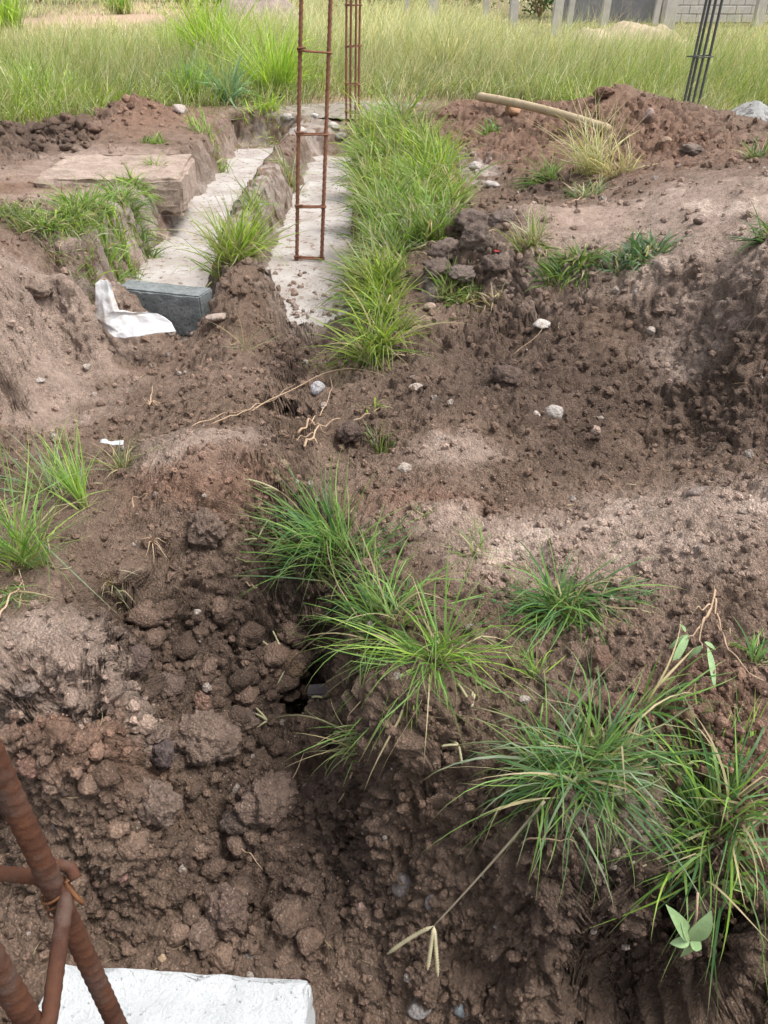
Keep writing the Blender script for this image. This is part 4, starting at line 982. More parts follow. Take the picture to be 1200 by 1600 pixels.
heap('cement_heap', 'small whitish cement heap behind the right gravel heap', 1168, 222, .28, .30, .17, 7.2, M_CEMENT, 'cement heap')
M_MOUND = plain_material('grey_earth', (.20, .15, .14), (.34, .27, .25), 1.5, .95, .5, .02)
heap('earth_mound', 'distant grey-brown earth mound at the top beside the centre rebar column', 400, 12, 1.7, 1.0, .75, 27, M_MOUND, 'mound')

# distant bushes at the top
def bush(label, px, py, Y, w, h, cols, n=900, seed=0):
    rng = np.random.default_rng(seed); p = on_ray(px, py, Y); zb = .31 + .027 * (min(Y, 43) - 13); b0 = np.array([p[0], Y, zb])
    root = empty('bush', b0, label, 'bush')
    st = []
    for k in range(9):
        a = rng.random() * 6.28; e = np.array([math.cos(a) * w * .35, math.sin(a) * w * .3, h * rng.uniform(.6, .9)])
        t = np.linspace(0, 1, 6)[:, None]; st.append(tube_arrays(t * e + (t * (1 - t)) * rng.normal(0, .2, 3), np.linspace(.03, .008, 6), 6))
    V, Q, T = join_arrays(st); link('stems', mesh_np('stems', V, Q, T), M_ROOT, root)
    cen = rng.normal(0, 1, (26, 3)) * np.array([w * .27, w * .22, h * .2]) + np.array([0, 0, h * .55])
    c = cen[rng.integers(26, size=n)] + rng.normal(0, 1, (n, 3)) * np.array([.16, .16, .14]) * w * .45
    c[:, 2] = np.clip(c[:, 2], .02, None)
    A = blade_arrays(c, rng.random(n) * 6.28, rng.uniform(.4, 2.2, n), rng.uniform(-.5, .8, n), rng.uniform(.1, .2, n), rng.uniform(.05, .09, n), 2, rng.uniform(-1.5, 1.5, n), mixpal(cols, n, rng), False)
    link('foliage', mesh_np('foliage', A[0], A[1], A[2], A[3]), M_BLADE, root)
bush('dark green bush in the gap between two posts at the top', 845, 8, 29.5, 2.6, 2.2, {'deep': 3}, 1600, 1)
bush('dark bush standing behind the stained wall', 960, -20, 29.5, 3.6, 3.4, {'deep': 3, 'fresh': 1}, 1800, 2)
bush('grey-green bush at the top left of the second rebar column', 590, 6, 30, 2.6, 1.5, {'grey': 3, 'olive': 1}, 1500, 3)
bush('low green bush behind the bare sandy patch at the top', 370, 20, 33, 2.2, 1.2, {'fresh': 2, 'grey': 2}, 1400, 4)
bush('grey bush at the top between sandy patch and earth mound', 290, 6, 36, 3.0, 1.4, {'grey': 3, 'olive': 1}, 1400, 5)
bush('distant bushy scrub at the top left corner', 60, 0, 40, 5.0, 1.7, {'grey': 2, 'fresh': 2}, 1800, 6)
bush('distant scrub above the sandy patch', 180, -4, 41, 4.5, 1.5, {'grey': 2, 'olive': 2}, 1600, 7)
bush('distant scrub above the straw grass by the faint posts', 720, -10, 31, 4.5, 1.7, {'grey': 2, 'pale': 1}, 1600, 8)

# ------------------------------------------------------------------ clods, stones, crumbs
def lump_mesh(name, sub, seed, amp=.28, stone=False, fine=.06):
    bm = bmesh.new(); bmesh.ops.create_icosphere(bm, subdivisions=sub, radius=1.0)
    co = np.array([v.co for v in bm.verts]); rng = np.random.default_rng(seed)
    P = co.copy()
    for _ in range(7 if stone else 4):                     # worn flats
        nrm = rng.normal(0, 1, 3); nrm /= np.linalg.norm(nrm); h = rng.uniform(.55, .85) if stone else rng.uniform(.7, .95)
        dd = np.maximum(P @ nrm - h, 0); P -= dd[:, None] * nrm * .9
    k = 1 + amp * fbm(co * 1.3 + seed * 3.1, 3, seed) + (0 if stone else .34 * fbm(co * 3.1 + seed, 4, seed + 5, .65))
    if not stone and sub >= 3:
        wv, wi = worley(co * 3.6 + seed, seed); k += .13 * np.clip(1 - (wv / .6) ** 2, 0, 1) * (wi > .4)
        wv, wi = worley(co * 8 + seed, seed + 2); k += .06 * np.clip(1 - (wv / .6) ** 2, 0, 1) * (wi > .3)
        k += fine * 1.6 * fbm(co * 11, 4, seed + 8, .7)
    P *= k[:, None]
    for v, c in zip(bm.verts, P): v.co = Vector(c)
    return bm_mesh(name, bm, smooth=(sub >= 3 or not stone))
def lump(name, label, cat, px, py, rx, ry, tone=None, stone=False, seed=0, sub=4, group=None, mesh=None, sink=.3):
    p = pick(px, py + ry * .5); m = mpp(p); rng = random.Random(seed * 7 + int(px))
    me = mesh or lump_mesh(name, sub + (0 if stone or rx < 30 else 1), seed, .14 if stone else .34, stone)
    o = link(name, me, M_STONE if stone else M_CLOD)
    o.location = (p[0], p[1] + rx * m * .4, float(gz(p[0], p[1] + rx * m * .4)) + ry * m * (1 - sink) * .8)
    o.scale = (rx * m, rx * m * rng.uniform(.8, 1), ry * m * rng.uniform(.85, 1.05))
    o.rotation_euler = (rng.uniform(-.35, .35), rng.uniform(-.35, .35), rng.uniform(0, 6.28)) if mesh else (rng.uniform(-.2, .2), rng.uniform(-.2, .2), rng.uniform(-.5, .5))
    c = np.array(tone) if tone is not None else soil_at(p[0], p[1]) * np.array([1.12, 1.1, 1.1]) * rng.uniform(.85, 1.2)
    o.color = (*[float(v) for v in c], 1)
    return tag(o, label, cat, group)
BIG = [
 ('largest round crumbly clod in the middle of the pit', 318, 1162, 44, 42, (.20,.145,.115)),
 ('upright egg-shaped grey-brown clod below the largest clod', 240, 1258, 34, 46, (.205,.15,.12)),
 ('dark purplish clod left of the largest clod', 252, 1188, 22, 24, (.125,.095,.09)),
 ('small reddish clod above the largest clod', 316, 1098, 15, 17, (.24,.15,.115)),
 ('wide rough clod on the pit floor right of the egg-shaped clod', 420, 1266, 42, 34, (.17,.12,.095)),
 ('dark angular clod between the egg-shaped clod and the wide clod', 372, 1296, 23, 20, (.115,.085,.07)),
 ('crumbly clod just behind the white block, left of the dark gap', 358, 1432, 34, 42, (.18,.125,.10)),
 ('pale brown clod just behind the white block', 318, 1470, 28, 21, (.22,.155,.12)),
 ('lumpy clod at the pit floor right of the dark gap', 448, 1440, 28, 26, (.18,.125,.095)),
 ('rounded clod half way up the pit side above the purplish clod', 240, 1152, 20, 14, (.18,.13,.105)),
 ('clod at the upper end of the pit floor beside the dark hole', 460, 1072, 20, 24, (.185,.125,.085)),
 ('clod resting on the pit slope under the middle tuft', 380, 1125, 24, 20, (.165,.12,.095)),
 ('clod on the pit slope above the reddish clod', 262, 1075, 26, 20, (.17,.12,.10)),
 ('dark clod in the upper pit beside the bank lip', 215, 1050, 22, 22, (.14,.10,.085)),
 ('reddish torn clod under the right bank tuft', 950, 1110, 30, 34, (.22,.135,.105)),
 ('reddish clod standing between two right bank tufts', 935, 1040, 22, 26, (.215,.135,.10)),
 ('pinkish clod at the right edge above the coarse tuft', 1178, 1240, 30, 24, (.25,.155,.125)),
 ('dark wedge-shaped clod in the earth bowl left of the white stone', 792, 592, 24, 17, (.12,.085,.07)),
 ('dark clod at the torn root hole in the middle', 548, 692, 20, 14, (.12,.085,.07)),
 ('smooth buried lump of hard soil in the pit slope', 322, 842, 30, 30, (.18,.13,.105)),
 ('reddish clod by the left bank shadow near the rebar', 58, 1232, 20, 16, (.22,.13,.10)),
 ('grey clod on the left bank top beside the lip', 45, 1098, 20, 16, (.27,.21,.18)),
 ('big dark angular clod on the crest of the spoil heap beside the grass bank', 738, 352, 26, 19, (.175,.135,.115)),
 ('dark slabby clod low on the near side of the spoil heap', 702, 398, 26, 19, (.165,.125,.105)),
 ('dark clod at the foot of the spoil heap beside the grass', 684, 428, 22, 16, (.17,.13,.11)),
 ('grey-brown clod on the right shoulder of the spoil heap', 786, 345, 24, 13, (.18,.14,.12)),
 ('dark lump in the middle of the spoil heap below the crest', 745, 388, 24, 18, (.155,.12,.10)),
 ('dark clod on the near right foot of the spoil heap', 772, 425, 20, 15, (.165,.125,.105)),
 ('greyish slab of earth low in front of the spoil heap', 722, 444, 20, 11, (.19,.15,.13)),
 ('reddish lump on the crest of the right gravel heap', 945, 150, 16, 9, (.23,.14,.105)),
 ('dark lump on the far right shoulder of the gravel heap', 1085, 236, 20, 10, (.19,.15,.125)),
 ('pale crusted lump on the left dug slope', 62, 462, 18, 12, (.25,.19,.155)),
]
for kk, (lab, px, py, rx, ry, tone) in enumerate(BIG):
    lump('soil_clod', lab, 'clod', px, py, rx, ry, tone, seed=20 + kk)
STN = [
 ('white angular stone in the middle of the earth bowl', 867, 640, 17, 15, (.50,.46,.43)),
 ('flat white stone on the upper slope of the earth bowl', 846, 516, 14, 7, (.52,.48,.44)),
 ('small pale stone upright on the bowl slope, right of the flat white stone', 1016, 521, 7, 9, (.46,.40,.36)),
 ('buff stone in the bowl, lower right of the white angular stone', 929, 680, 12, 8, (.42,.32,.27)),
 ('pale stone beside the foot of the grassy bank', 650, 605, 12, 8, (.42,.36,.32)),
 ('rounded pale stone on the rim right of the green sprig', 631, 733, 14, 9, (.45,.39,.34)),
 ('brown stone at the base of the grassy bank by the bowl rim', 672, 484, 11, 7, (.36,.27,.22)),
 ('whitish pebble lying beside the white angular stone', 838, 648, 8, 6, (.42,.36,.33)),
 ('grey-blue rubble piece at the bottom edge right of the white block', 722, 1588, 17, 18, (.36,.42,.44)),
 ('grey buried rubble piece left of the grey-blue piece', 655, 1585, 20, 14, (.26,.24,.23)),
 ('small white stone on the pit slope', 311, 967, 7, 6, (.55,.49,.44)),
 ('pinkish elongated pebble on the pit wall', 564, 1420, 9, 17, (.36,.25,.21)),
 ('flat grey stone fragment set in the pit wall', 628, 1388, 20, 22, (.27,.235,.22)),
 ('long pale stone fragment set in the pit wall', 674, 1412, 12, 22, (.33,.29,.28)),
 ('pinkish flat pebble on the pit floor', 194, 1378, 14, 9, (.32,.19,.16)),
 ('pale yellow pebble behind the white block', 254, 1503, 7, 6, (.5,.36,.24)),
 ('white pebble in the side trench at the left', 63, 597, 7, 5, (.5,.45,.42)),
 ('pale pebble in the left trench below the plastic bag', 136, 578, 8, 6, (.42,.37,.33)),
 ('pale flat stone beside the grey block on the ridge side', 340, 503, 20, 7, (.42,.34,.29)),
 ('bluish pale stone in the root hole', 497, 610, 12, 12, (.40,.39,.40)),
 ('white chunk of rubble on the left slope of the gravel heap', 742, 262, 11, 9, (.40,.36,.34)),
 ('white chunk at the foot of the gravel heap', 770, 288, 12, 6, (.42,.38,.36)),
 ('pale broken block on the red heap beside the field', 281, 172, 14, 8, (.46,.39,.36)),
 ('orange-brown stone on the gravel heap under the pole', 800, 178, 14, 8, (.40,.24,.15)),
 ('buff stone on the right gravel heap', 1040, 225, 9, 6, (.38,.27,.2)),
 ('upright pinkish stone on the crest of the right gravel heap', 1015, 182, 10, 12, (.36,.27,.24)),
 ('grey stone in the crumbs near the middle of the pit rim', 595, 865, 9, 8, (.23,.2,.19)),
 ('grey-brown lump of hard clay on the high right bank', 1095, 345, 12, 11, (.30,.23,.2)),
 ('flat grey lump right of the earth bowl', 1090, 770, 16, 11, (.27,.215,.19)),
 ('pale pebble on the dry strip at right', 1165, 800, 9, 5, (.45,.36,.3)),
 ('pale round pebble below the right end of the dry strip', 1000, 855, 7, 6, (.42,.33,.27)),
 ('pale rubble lump at the end wall between the two footings, largest of them', 470, 205, 10, 7, (.46,.43,.40)),
 ('pale rubble lump just left of the centre rebar at the footing end', 448, 196, 10, 7, (.44,.41,.38)),
 ('pale rubble lump just right of the centre rebar at the footing end', 522, 200, 11, 7, (.46,.43,.40)),
 ('small white rubble lump high on the footing end wall', 492, 182, 8, 5, (.50,.48,.45)),
 ('grey rubble lump beside the foot of the second rebar column', 532, 222, 10, 7, (.34,.31,.29)),
]
for kk, (lab, px, py, rx, ry, tone) in enumerate(STN):
    lump('stone', lab, 'stone', px, py, rx, ry, tone, True, seed=60 + kk, sub=3, sink=.45)
# smaller loose clods: one by one, sharing a few meshes
SM = [lump_mesh('soil_clod', 3, 300 + k, .38, False, .06) for k in range(12)]
for me in SM: me.materials.append(M_CLOD)
rg = random.Random(11)
LM = [(318,1162,'the largest round clod'),(240,1258,'the egg-shaped clod'),(252,1188,'the purplish clod'),(316,1098,'the small reddish clod'),(420,1266,'the wide rough clod'),
      (358,1432,'the crumbly clod near the white block'),(448,1440,'the lumpy clod by the dark gap'),(500,1080,'the dark hole'),(110,1380,'the nearest rebar'),(195,1090,'the left bank lip'),
      (300,1503,'the white block'),(311,967,'the small white stone'),(520,885,'the dense middle tuft'),(867,640,'the white angular stone'),(929,680,'the buff stone'),(1016,521,'the small upright stone'),(846,516,'the flat white stone'),(792,592,'the wedge-shaped clod'),
      (1092,985,'the wilted plant'),(950,1110,'the reddish torn clod'),(1178,1240,'the pinkish edge clod'),(1000,1110,'the drooping blades'),(628,1388,'the flat grey fragment'),(564,1420,'the pinkish elongated pebble'),(722,1588,'the grey-blue rubble'),(830,1330,'the broad tangled tuft'),
      (281,172,'the pale broken block'),(130,240,'the pale earth slab'),(100,180,'the dark heap crest'),(210,156,'the red heap crest'),(20,200,'the picture edge heap')]
REG = [  # region, count, what it is, group, size range in photo pixels
 ((200, 960, 480, 1150), 75, 'clod', 'clods in the upper pit', (7, 25)),
 ((110, 1150, 520, 1500), 90, 'clod', 'clods on the pit floor', (7, 24)),
 ((860, 560, 1090, 730), 22, 'clod', 'clods in the earth bowl', (5, 10)),
 ((1060, 1040, 1200, 1230), 28, 'reddish clod', 'reddish clods on the right bank', (6, 13)),
 ((0, 185, 150, 235), 40, 'heap clod', 'clods of the dark left heaps', (6, 14)),
 ((150, 155, 270, 200), 16, 'reddish heap clod', 'clods of the red left heap', (4, 9)),
 ((520, 1330, 900, 1590), 15, 'wall clod', 'clods in the pit wall', (6, 12)),
]
used = {}
for (x0, y0, x1, y1), cnt, what, grp, (s0, s1) in REG:
    for k in range(cnt):
        sz = s0 + (s1 - s0) * rg.random() ** 2.2; cx_, cy_ = rg.uniform(x0, x1), rg.uniform(y0, y1)
        tn = rg.choice(['dark', 'plain', 'pale']); ratio = rg.choice([.62, .8, .98])
        t_ = ({'dark': .72, 'plain': 1.0, 'pale': 1.35} if what != 'heap clod' else {'dark': .62, 'plain': .8, 'pale': 1.0})[tn]
        pp = pick(cx_, cy_); tone = soil_at(pp[0], pp[1]) * np.array([1.12, 1.1, 1.1]) * t_ * rg.uniform(.94, 1.06)
        lm = sorted(LM, key=lambda q: math.hypot(q[0] - cx_, q[1] - cy_))
        for q in lm[:6]:
            dx, dy = cx_ - q[0], cy_ - q[1]
            side = ('right of' if dx > 0 else 'left of') if abs(dx) > abs(dy) else ('in front of' if dy > 0 else 'behind')
            dist = math.hypot(dx, dy); far = 'close ' if dist < 45 else ('a little ' if dist < 95 else 'well ')
            lab = f"{'tiny' if sz < s0 + 1 else ('small' if sz < s0 + 4 else 'mid-sized')} {'flat ' if ratio < .7 else ('round ' if ratio > .9 else '')}{'' if tn == 'plain' else tn + ' '}{what} {far}{side} {q[2]}"
            if lab not in used: break
        used[lab] = 1
        lump('soil_clod', lab, 'clod', cx_, cy_, sz, sz * ratio, tone, seed=k, group=grp, mesh=SM[rg.randrange(12)], sink=.55)

def crumbs():
    rng = np.random.default_rng(17)
    ok = (y > .45) & (y < 9.5) & (np.abs(x) < half(y) * 1.02)
    w = np.where(ok, (.2 + loose_full) * (1 - .97 * np.clip(cem, 0, 1)) + 1.0 * spill, 0)
    w *= np.where(y > 5, .5, 1)
    w /= w.sum(); n = 100000
    ii = rng.choice(len(x), n, p=w)
    p = GV[ii] + rng.normal(0, .003, (n, 3))
    dp = p[:, 1] * CT - (p[:, 2] - CAM_Z) * ST
    s = (.7 + 8.5 * rng.random(n) ** (8 + 5 * ss(1.5, 2.6, dp))) * (1 - .2 * ss(1.5, 2.6, dp)) * dp / FPX * 1.05
    s = np.minimum(s, .02 + .004 * rng.random(n))
    me = bpy.data.meshes.new('soil_crumbs'); me.vertices.add(n)
    p[:, 2] += s * .25
    onf = (cem[ii] > .8) & (p[:, 2] < .04); p[onf, 2] = np.maximum(p[onf, 2], .014)
    me.vertices.foreach_set('co', p.astype(np.float32).ravel())
    def att(nm, typ, arr, key='vector'):
        a = me.attributes.new(nm, typ, 'POINT'); a.data.foreach_set(key, np.ascontiguousarray(arr, np.float32).ravel())
    att('scl', 'FLOAT_VECTOR', s[:, None] * rng.uniform(.65, 1.15, (n, 3)))
    att('rot', 'FLOAT_VECTOR', rng.random((n, 3)) * 6.28)
    c = np.ones((n, 4)); c[:, :3] = SOILC[ii] * (.8 + .5 * rng.random((n, 1))) * np.array([1.1, 1.08, 1.08])
    li = rng.random(n) < .02; c[li, :3] = np.array([.42, .36, .32]) * (.7 + .4 * rng.random((li.sum(), 1)))
    att('col', 'FLOAT_COLOR', c, 'color')
    o = link('soil_crumbs', me); tag(o, kind='stuff')
    ng = bpy.data.node_groups.new('crumb_scatter', 'GeometryNodeTree')
    ng.interface.new_socket('Geometry', in_out='INPUT', socket_type='NodeSocketGeometry')
    ng.interface.new_socket('Geometry', in_out='OUTPUT', socket_type='NodeSocketGeometry')
    nd, lk = ng.nodes, ng.links
    gi, go = nd.new('NodeGroupInput'), nd.new('NodeGroupOutput')
    jn = nd.new('GeometryNodeJoinGeometry')
    for k in range(4):
        ico = nd.new('GeometryNodeMeshIcoSphere'); ico.inputs['Radius'].default_value = 1; ico.inputs['Subdivisions'].default_value = 2
        sp = nd.new('GeometryNodeSetPosition'); nz_ = nd.new('ShaderNodeTexNoise'); nz_.inputs['Scale'].default_value = 1.3; nz_.noise_dimensions = '4D'; nz_.inputs['W'].default_value = k * 7.3 + 1
        sub = nd.new('ShaderNodeVectorMath'); sub.operation = 'SUBTRACT'; sub.inputs[1].default_value = (.5, .5, .5)
        sc = nd.new('ShaderNodeVectorMath'); sc.operation = 'SCALE'; sc.inputs['Scale'].default_value = 1.7
        lk.new(nz_.outputs['Color'], sub.inputs[0]); lk.new(sub.outputs[0], sc.inputs[0]); lk.new(sc.outputs[0], sp.inputs['Offset'])
        lk.new(ico.outputs[0], sp.inputs['Geometry'])
        sm = nd.new('GeometryNodeSetMaterial'); sm.inputs['Material'].default_value = M_CRUMB; lk.new(sp.outputs[0], sm.inputs['Geometry'])
        ti = nd.new('GeometryNodeGeometryToInstance'); lk.new(sm.outputs[0], ti.inputs[0]); lk.new(ti.outputs[0], jn.inputs[0])
    ip = nd.new('GeometryNodeInstanceOnPoints'); ip.inputs['Pick Instance'].default_value = True
    rv = nd.new('FunctionNodeRandomValue'); rv.data_type = 'INT'; rv.inputs[4].default_value = 0; rv.inputs[5].default_value = 3
    lk.new(gi.outputs[0], ip.inputs['Points']); lk.new(jn.outputs[0], ip.inputs['Instance']); lk.new(rv.outputs[2], ip.inputs['Instance Index'])
    for nm, sk in (('rot', 'Rotation'), ('scl', 'Scale')):
        a = nd.new('GeometryNodeInputNamedAttribute'); a.data_type = 'FLOAT_VECTOR'; a.inputs['Name'].default_value = nm
        lk.new(a.outputs[0], ip.inputs[sk])
    lk.new(ip.outputs[0], go.inputs[0])
    md = o.modifiers.new('scatter', 'NODES'); md.node_group = ng
loose_full = np.zeros(len(x)); loose_full[idx] = loose
spill = zones([(490,480,80,45,.0),(990,1500,150,90,.0),(300,520,60,20,.0),(380,215,50,12,.1)])
crumbs()

# ------------------------------------------------------------------ roots, straws, little plants, scraps
def strand(name, label, cat, pts, r, lift=.01, parent=None, mat=None, group=None, taper=.4, n=16):
    P = np.array([pick(*q) for q in pts]); t = np.linspace(0, 1, len(P)); tt_ = np.linspace(0, 1, n)
    # smooth the run of points
    Pn = np.stack([np.interp(tt_, t, P[:, k]) for k in range(3)], 1)
    for _ in range(2): Pn[1:-1] = (Pn[:-2] + 2 * Pn[1:-1] + Pn[2:]) / 4
    Pn[:, 2] = np.maximum(Pn[:, 2], gz(Pn[:, 0], Pn[:, 1])) + lift * (1 + .4 * np.sin(np.arange(n)))
    c0_ = np.array([0, 0, CAM_Z]); Pn = c0_ + (Pn - c0_) * (1 - .012 * np.sin(np.linspace(.15, 2.9, n)))[:, None]
    o_ = P[0] if parent is None else np.array(parent.location)
    V, Q, T = tube_arrays(Pn - o_, np.linspace(r, r * taper, n), 6)
    o = link(name, mesh_np(name, V, Q, T), mat or M_ROOT, parent, None if parent is not None else o_)
    if parent is None: tag(o, label, cat, group)
    return o
r0 = empty('dry_root', pick(490, 680), 'forked pale dry root lying on the soil saddle in the middle', 'root')
strand('main_root', '', '', [(476,705),(490,692),(492,680),(510,672),(532,662)], .0045, .015, r0)
strand('side_root', '', '', [(492,684),(470,690),(458,696)], .002, .012, r0)
strand('side_root', '', '', [(490,690),(500,700),(508,706)], .002, .012, r0)
r0 = empty('dry_root', pick(485, 665), 'shorter pale dry root just above the forked root', 'root')
strand('main_root', '', '', [(466,684),(480,672),(486,662),(494,658)], .0045, .015, r0)
strand('side_root', '', '', [(484,666),(498,672),(512,688)], .002, .014, r0)
for q, (lab, pts, r) in enumerate([
 ('long straw stalk lying from the saddle toward the grassy bank', [(395,648),(440,620),(500,590),(545,578),(600,592)], .0024),
 ('straw stalk crossing the soil left of the root hole', [(330,668),(380,650),(430,632),(462,605)], .0022),
 ('thin straw lying flat on the saddle above the pit', [(300,672),(350,655),(405,650)], .002),
 ('thin straw curving round the root hole', [(500,655),(512,630),(520,610),(516,596)], .002),
 ('pale straw lying near the dark clod right of the forked root', [(548,668),(570,654),(592,644)], .003),
 ('short pale straw on the pit slope left of the dense tuft', [(384,918),(395,922),(404,928)], .0022),
 ('curved rootlet on the pit floor', [(370,1328),(392,1340),(412,1368)], .0015),
 ('pale stalk on the left bank edge below the short grass', [(0,975),(18,940),(40,918)], .0028),
 ('pale stalk bending down from the upright left tuft', [(80,870),(76,850),(92,830)], .0026),
 ('straw lying beside the bowl rim tuft', [(800,560),(850,520),(835,500)], .0015),
 ('straw leaning on the dark spoil heap', [(705,400),(740,378),(775,368)], .004),
 ('straw lying over the near side of the spoil heap', [(690,412),(730,392),(770,372)], .004),
 ('pale twig lying at the base of the dry straw tuft', [(882,322),(896,318),(908,312)], .005),
 ('dry runner on the right edge below the wilted plant', [(1118,985),(1130,1015),(1160,1050),(1200,1080)], .002),
 ('thin dry stalk on the dry strip above the dark flopped tuft', [(815,885),(830,905),(850,925)], .0014),
 ('thin hanging rootlet on the pit wall under the sideways tuft', [(570,1160),(560,1200),(540,1240),(525,1270)], .003),
 ('second hanging rootlet on the pit wall nearer the tuft', [(580,1165),(575,1190),(560,1215)], .003),
 ('grey stem hanging across the pit wall foot', [(480,1180),(455,1230),(442,1300)], .0012),
 ('pale broken straw on the bank wall under the broad tuft', [(810,1330),(850,1322),(900,1335)], .0018),
 ('pink rootlet on the saddle end above the left hollow', [(210,800),(208,785),(232,778)], .0018),
]): strand('dry_stalk', lab, 'stalk', pts, r)
r0 = empty('dry_root', pick(240, 858), 'little reddish rootlet tuft sticking out of the pit slope', 'root')
for e in [(218,850),(228,880),(242,892),(258,870),(266,885),(262,856),(236,846)]:
    strand('rootlet', '', '', [(240,856), ((240 + e[0]) / 2, (856 + e[1]) / 2 - 6), e], .0016, .012, r0, n=8)
r0 = empty('dry_root', pick(237, 640), 'small star of dry stems on the edge of the saddle', 'root')
for e in [(215,642),(225,630),(240,612),(252,640),(258,636)]:
    strand('rootlet', '', '', [(237,642), ((237 + e[0]) / 2, (642 + e[1]) / 2 - 3), e], .003, .02, r0, n=8)

def leaf_arrays(p0, d, up, L, wd_, cup=.10, n=8):
    d = d / np.linalg.norm(d); s = np.cross(d, up); s /= np.linalg.norm(s); u = np.cross(s, d)
    Vv = []
    for k in range(n + 1):
        t = k / n; w = wd_ * .5 * math.sin(math.pi * min(1, t ** .8)) ** .8 if 0 < t < 1 else .0004
        c = p0 + d * L * t + u * (-.25 * L * t * t)
        for e in (-1, 0, 1): Vv.append(c + s * w * e + u * (abs(e) * w * cup * 2))
    Q = []
    for k in range(n):
        for e in (0, 1): a = k * 3 + e; Q.append((a, a + 1, a + 4, a + 3))
    return np.array(Vv), np.array(Q)
def seedling():
    g = pick(1078, 1490); cpt = on_ray(1078, 1470, g[1] - .07); m = mpp(cpt)
    root = empty('seedling', g, 'small seedling with rounded pale green leaves hanging over the dark cavity', 'plant')
    top = on_ray(1090, 1395, cpt[1] + .03)
    tube('stem', [top, (top + cpt) / 2 + np.array([.004, 0, 0]), cpt], .0018, M_ROOT, root, origin=g, sides=6)
    for ex, ey, L, w in [(1062,1432,40,16),(1112,1442,38,22),(1052,1475,30,12),(1100,1484,30,13),(1072,1510,34,16),(1075,1450,24,12)]:
        e = on_ray(ex, ey, cpt[1] - .006); d = e - cpt
        V_, Q_ = leaf_arrays(cpt - g, d, np.array([.1, -.6, .8]), np.linalg.norm(d) * 1.05, w * 1.4 * m)
        link('leaf', mesh_np('leaf', V_, Q_), M_LEAF, root)
seedling()
def wilted():
    g = pick(1112, 940); m = mpp(g); root = empty('wilted_plant', g, 'wilted plant with pale bent stems and drooping leaves on the right bank', 'plant')
    for pts, r in ([[(1112,935),(1108,965),(1092,985),(1090,1010),(1092,1030)], .0027], [[(1108,965),(1085,1000),(1070,1015)], .0023], [[(1112,950),(1115,985),(1135,1010)], .0025], [[(1106,962),(1085,966),(1072,975)], .002]):
        strand('stem', '', '', pts, r, .02, root)
    for (ax, ay), (ex, ey), w in [((1070,1010),(1048,1050),18),((1070,1012),(1040,1022),14),((1092,1028),(1068,1042),14),((1095,1022),(1118,1026),12),((1100,1030),(1118,1085),14),((1065,1008),(1060,975),10)]:
        a, e = pick(ax, ay), pick(ex, ey); a[2] += .03; e[2] += .018; d = e - a
        V_, Q_ = leaf_arrays(a - g, d, np.array([0, -.3, 1.0]), np.linalg.norm(d), w * .62 * m)
        link('leaf', mesh_np('leaf', V_, Q_), M_LEAF, root)
wilted()
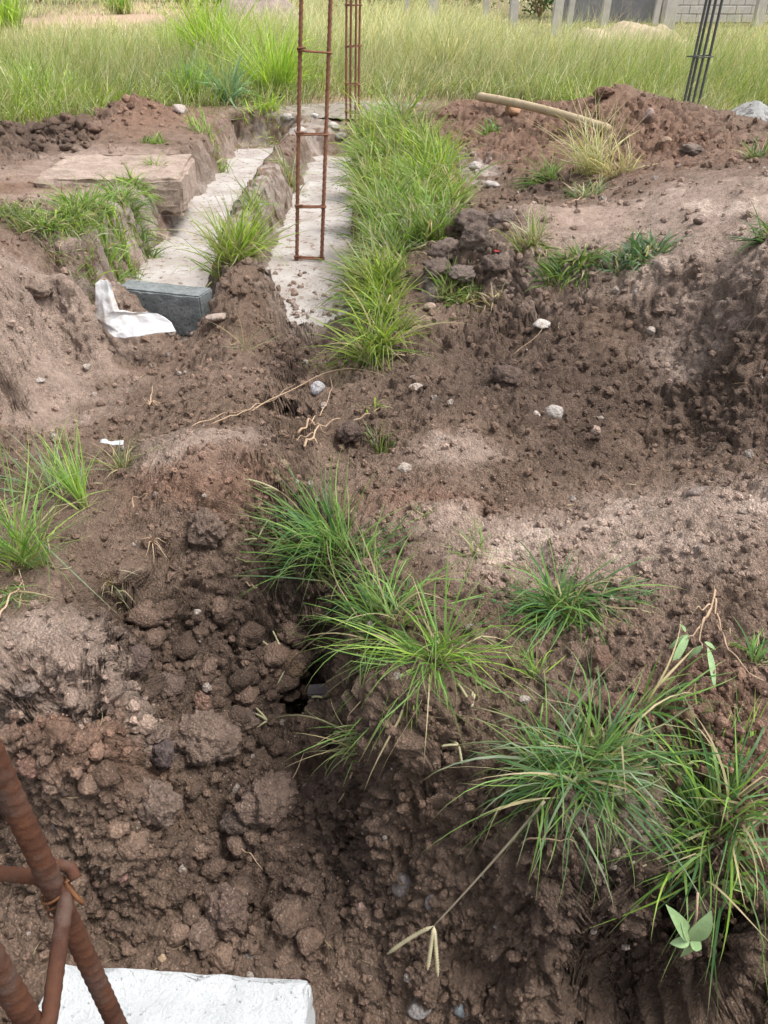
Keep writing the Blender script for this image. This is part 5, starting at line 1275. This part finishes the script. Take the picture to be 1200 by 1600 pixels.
def long_stalk():
    def nr(px, py, k=.965): a = pick(px, py); c0 = np.array([0, 0, CAM_Z]); return c0 + (a - c0) * k
    a, b_, tip = nr(850, 1255, .97), nr(770, 1350, .95), nr(678, 1450, .95)
    root = empty('seed_stalk', pick(850, 1255), 'long pale seed stalk with finger-like spikes hanging across the pit wall', 'seed stalk')
    o_ = np.array(root.location); t = np.linspace(0, 1, 16)[:, None]; P = (1 - t) ** 2 * a + 2 * t * (1 - t) * b_ + t ** 2 * tip
    Vv, Qq, Tq = tube_arrays(P - o_, np.linspace(.0026, .0016, 16), 6)
    link('stalk', mesh_np('stalk', Vv, Qq, Tq, np.tile(np.array([[.42, .36, .28]]), (len(Vv), 1))), M_BLADE, root)
    for e in [(605, 1492), (668, 1518), (684, 1530)]:
        q1 = nr(*e, .955); Vv, Qq, Tq, Cc = spike_arrays(tip - o_, q1 - o_, .0036, R, (.62, .56, .40), 18)
        link('seed_spike', mesh_np('seed_spike', Vv, Qq, Tq, Cc), M_BLADE, root)
long_stalk()
def litter():
    rng = np.random.default_rng(23); n = 1500
    yy = .6 * (7.5 / .6) ** rng.random(n); xx = (rng.random(n) * 2 - 1) * half(yy)
    P3 = np.stack([xx, yy, 0 * xx], 1); kp = rng.random(n) < .25 + .9 * np.clip(fbm(P3 * 1.6, 3, 83), 0, 1); xx, yy = xx[kp], yy[kp]; n = len(xx)
    b = np.stack([xx, yy, gz(xx, yy) + .004], 1)
    c = pal('dry', n, rng) * rng.uniform(.35, 1.05, (n, 1))
    A = blade_arrays(b, rng.random(n) * 6.283, rng.uniform(1.1, 1.6, n), rng.uniform(-.3, .5, n), rng.uniform(.02, .075, n) * (.7 + .15 * yy), rng.uniform(.0012, .0028, n) * (.7 + .25 * yy), 4, rng.uniform(-.5, .5, n), c)
    tag(link('plant_litter', mesh_np('plant_litter', *A), M_BLADE), kind='stuff')
litter()
# small white scrap in the left hollow and a red one by the spoil heap
def scrap(label, px, py, wpx, hpx, col):
    p = pick(px, py); p[2] += .05 if wpx > 20 else .03; m = mpp(p); n = 10; g = np.linspace(-.5, .5, n); X, Yy = np.meshgrid(g, g)
    P3 = np.stack([X.ravel() * wpx * m, Yy.ravel() * hpx * 2.2 * m, 0 * X.ravel()], 1); P3[:, 2] = .35 * wpx * m * fbm(P3 * 40, 3, 5) * .6 + .3 * P3[:, 1]
    i = np.arange(n - 1)[:, None] * n; j = np.arange(n - 1)[None]
    Q = np.stack([i + j, i + j + 1, i + n + j + 1, i + n + j], -1).reshape(-1, 4)
    m_ = plain_material('scrap_film', col, tuple(v * .85 for v in col), 20, .4, .3)
    o = link('scrap', mesh_np('scrap', P3, Q), m_, loc=p); md = o.modifiers.new('thick', 'SOLIDIFY'); md.thickness = .001
    tag(o, label, 'scrap')
scrap('small white scrap of film caught in the weeds of the left hollow', 180, 714, 36, 3, (.5, .52, .53))
scrap('tiny red scrap beside the dark spoil heap', 775, 403, 9, 6, (.5, .06, .06))
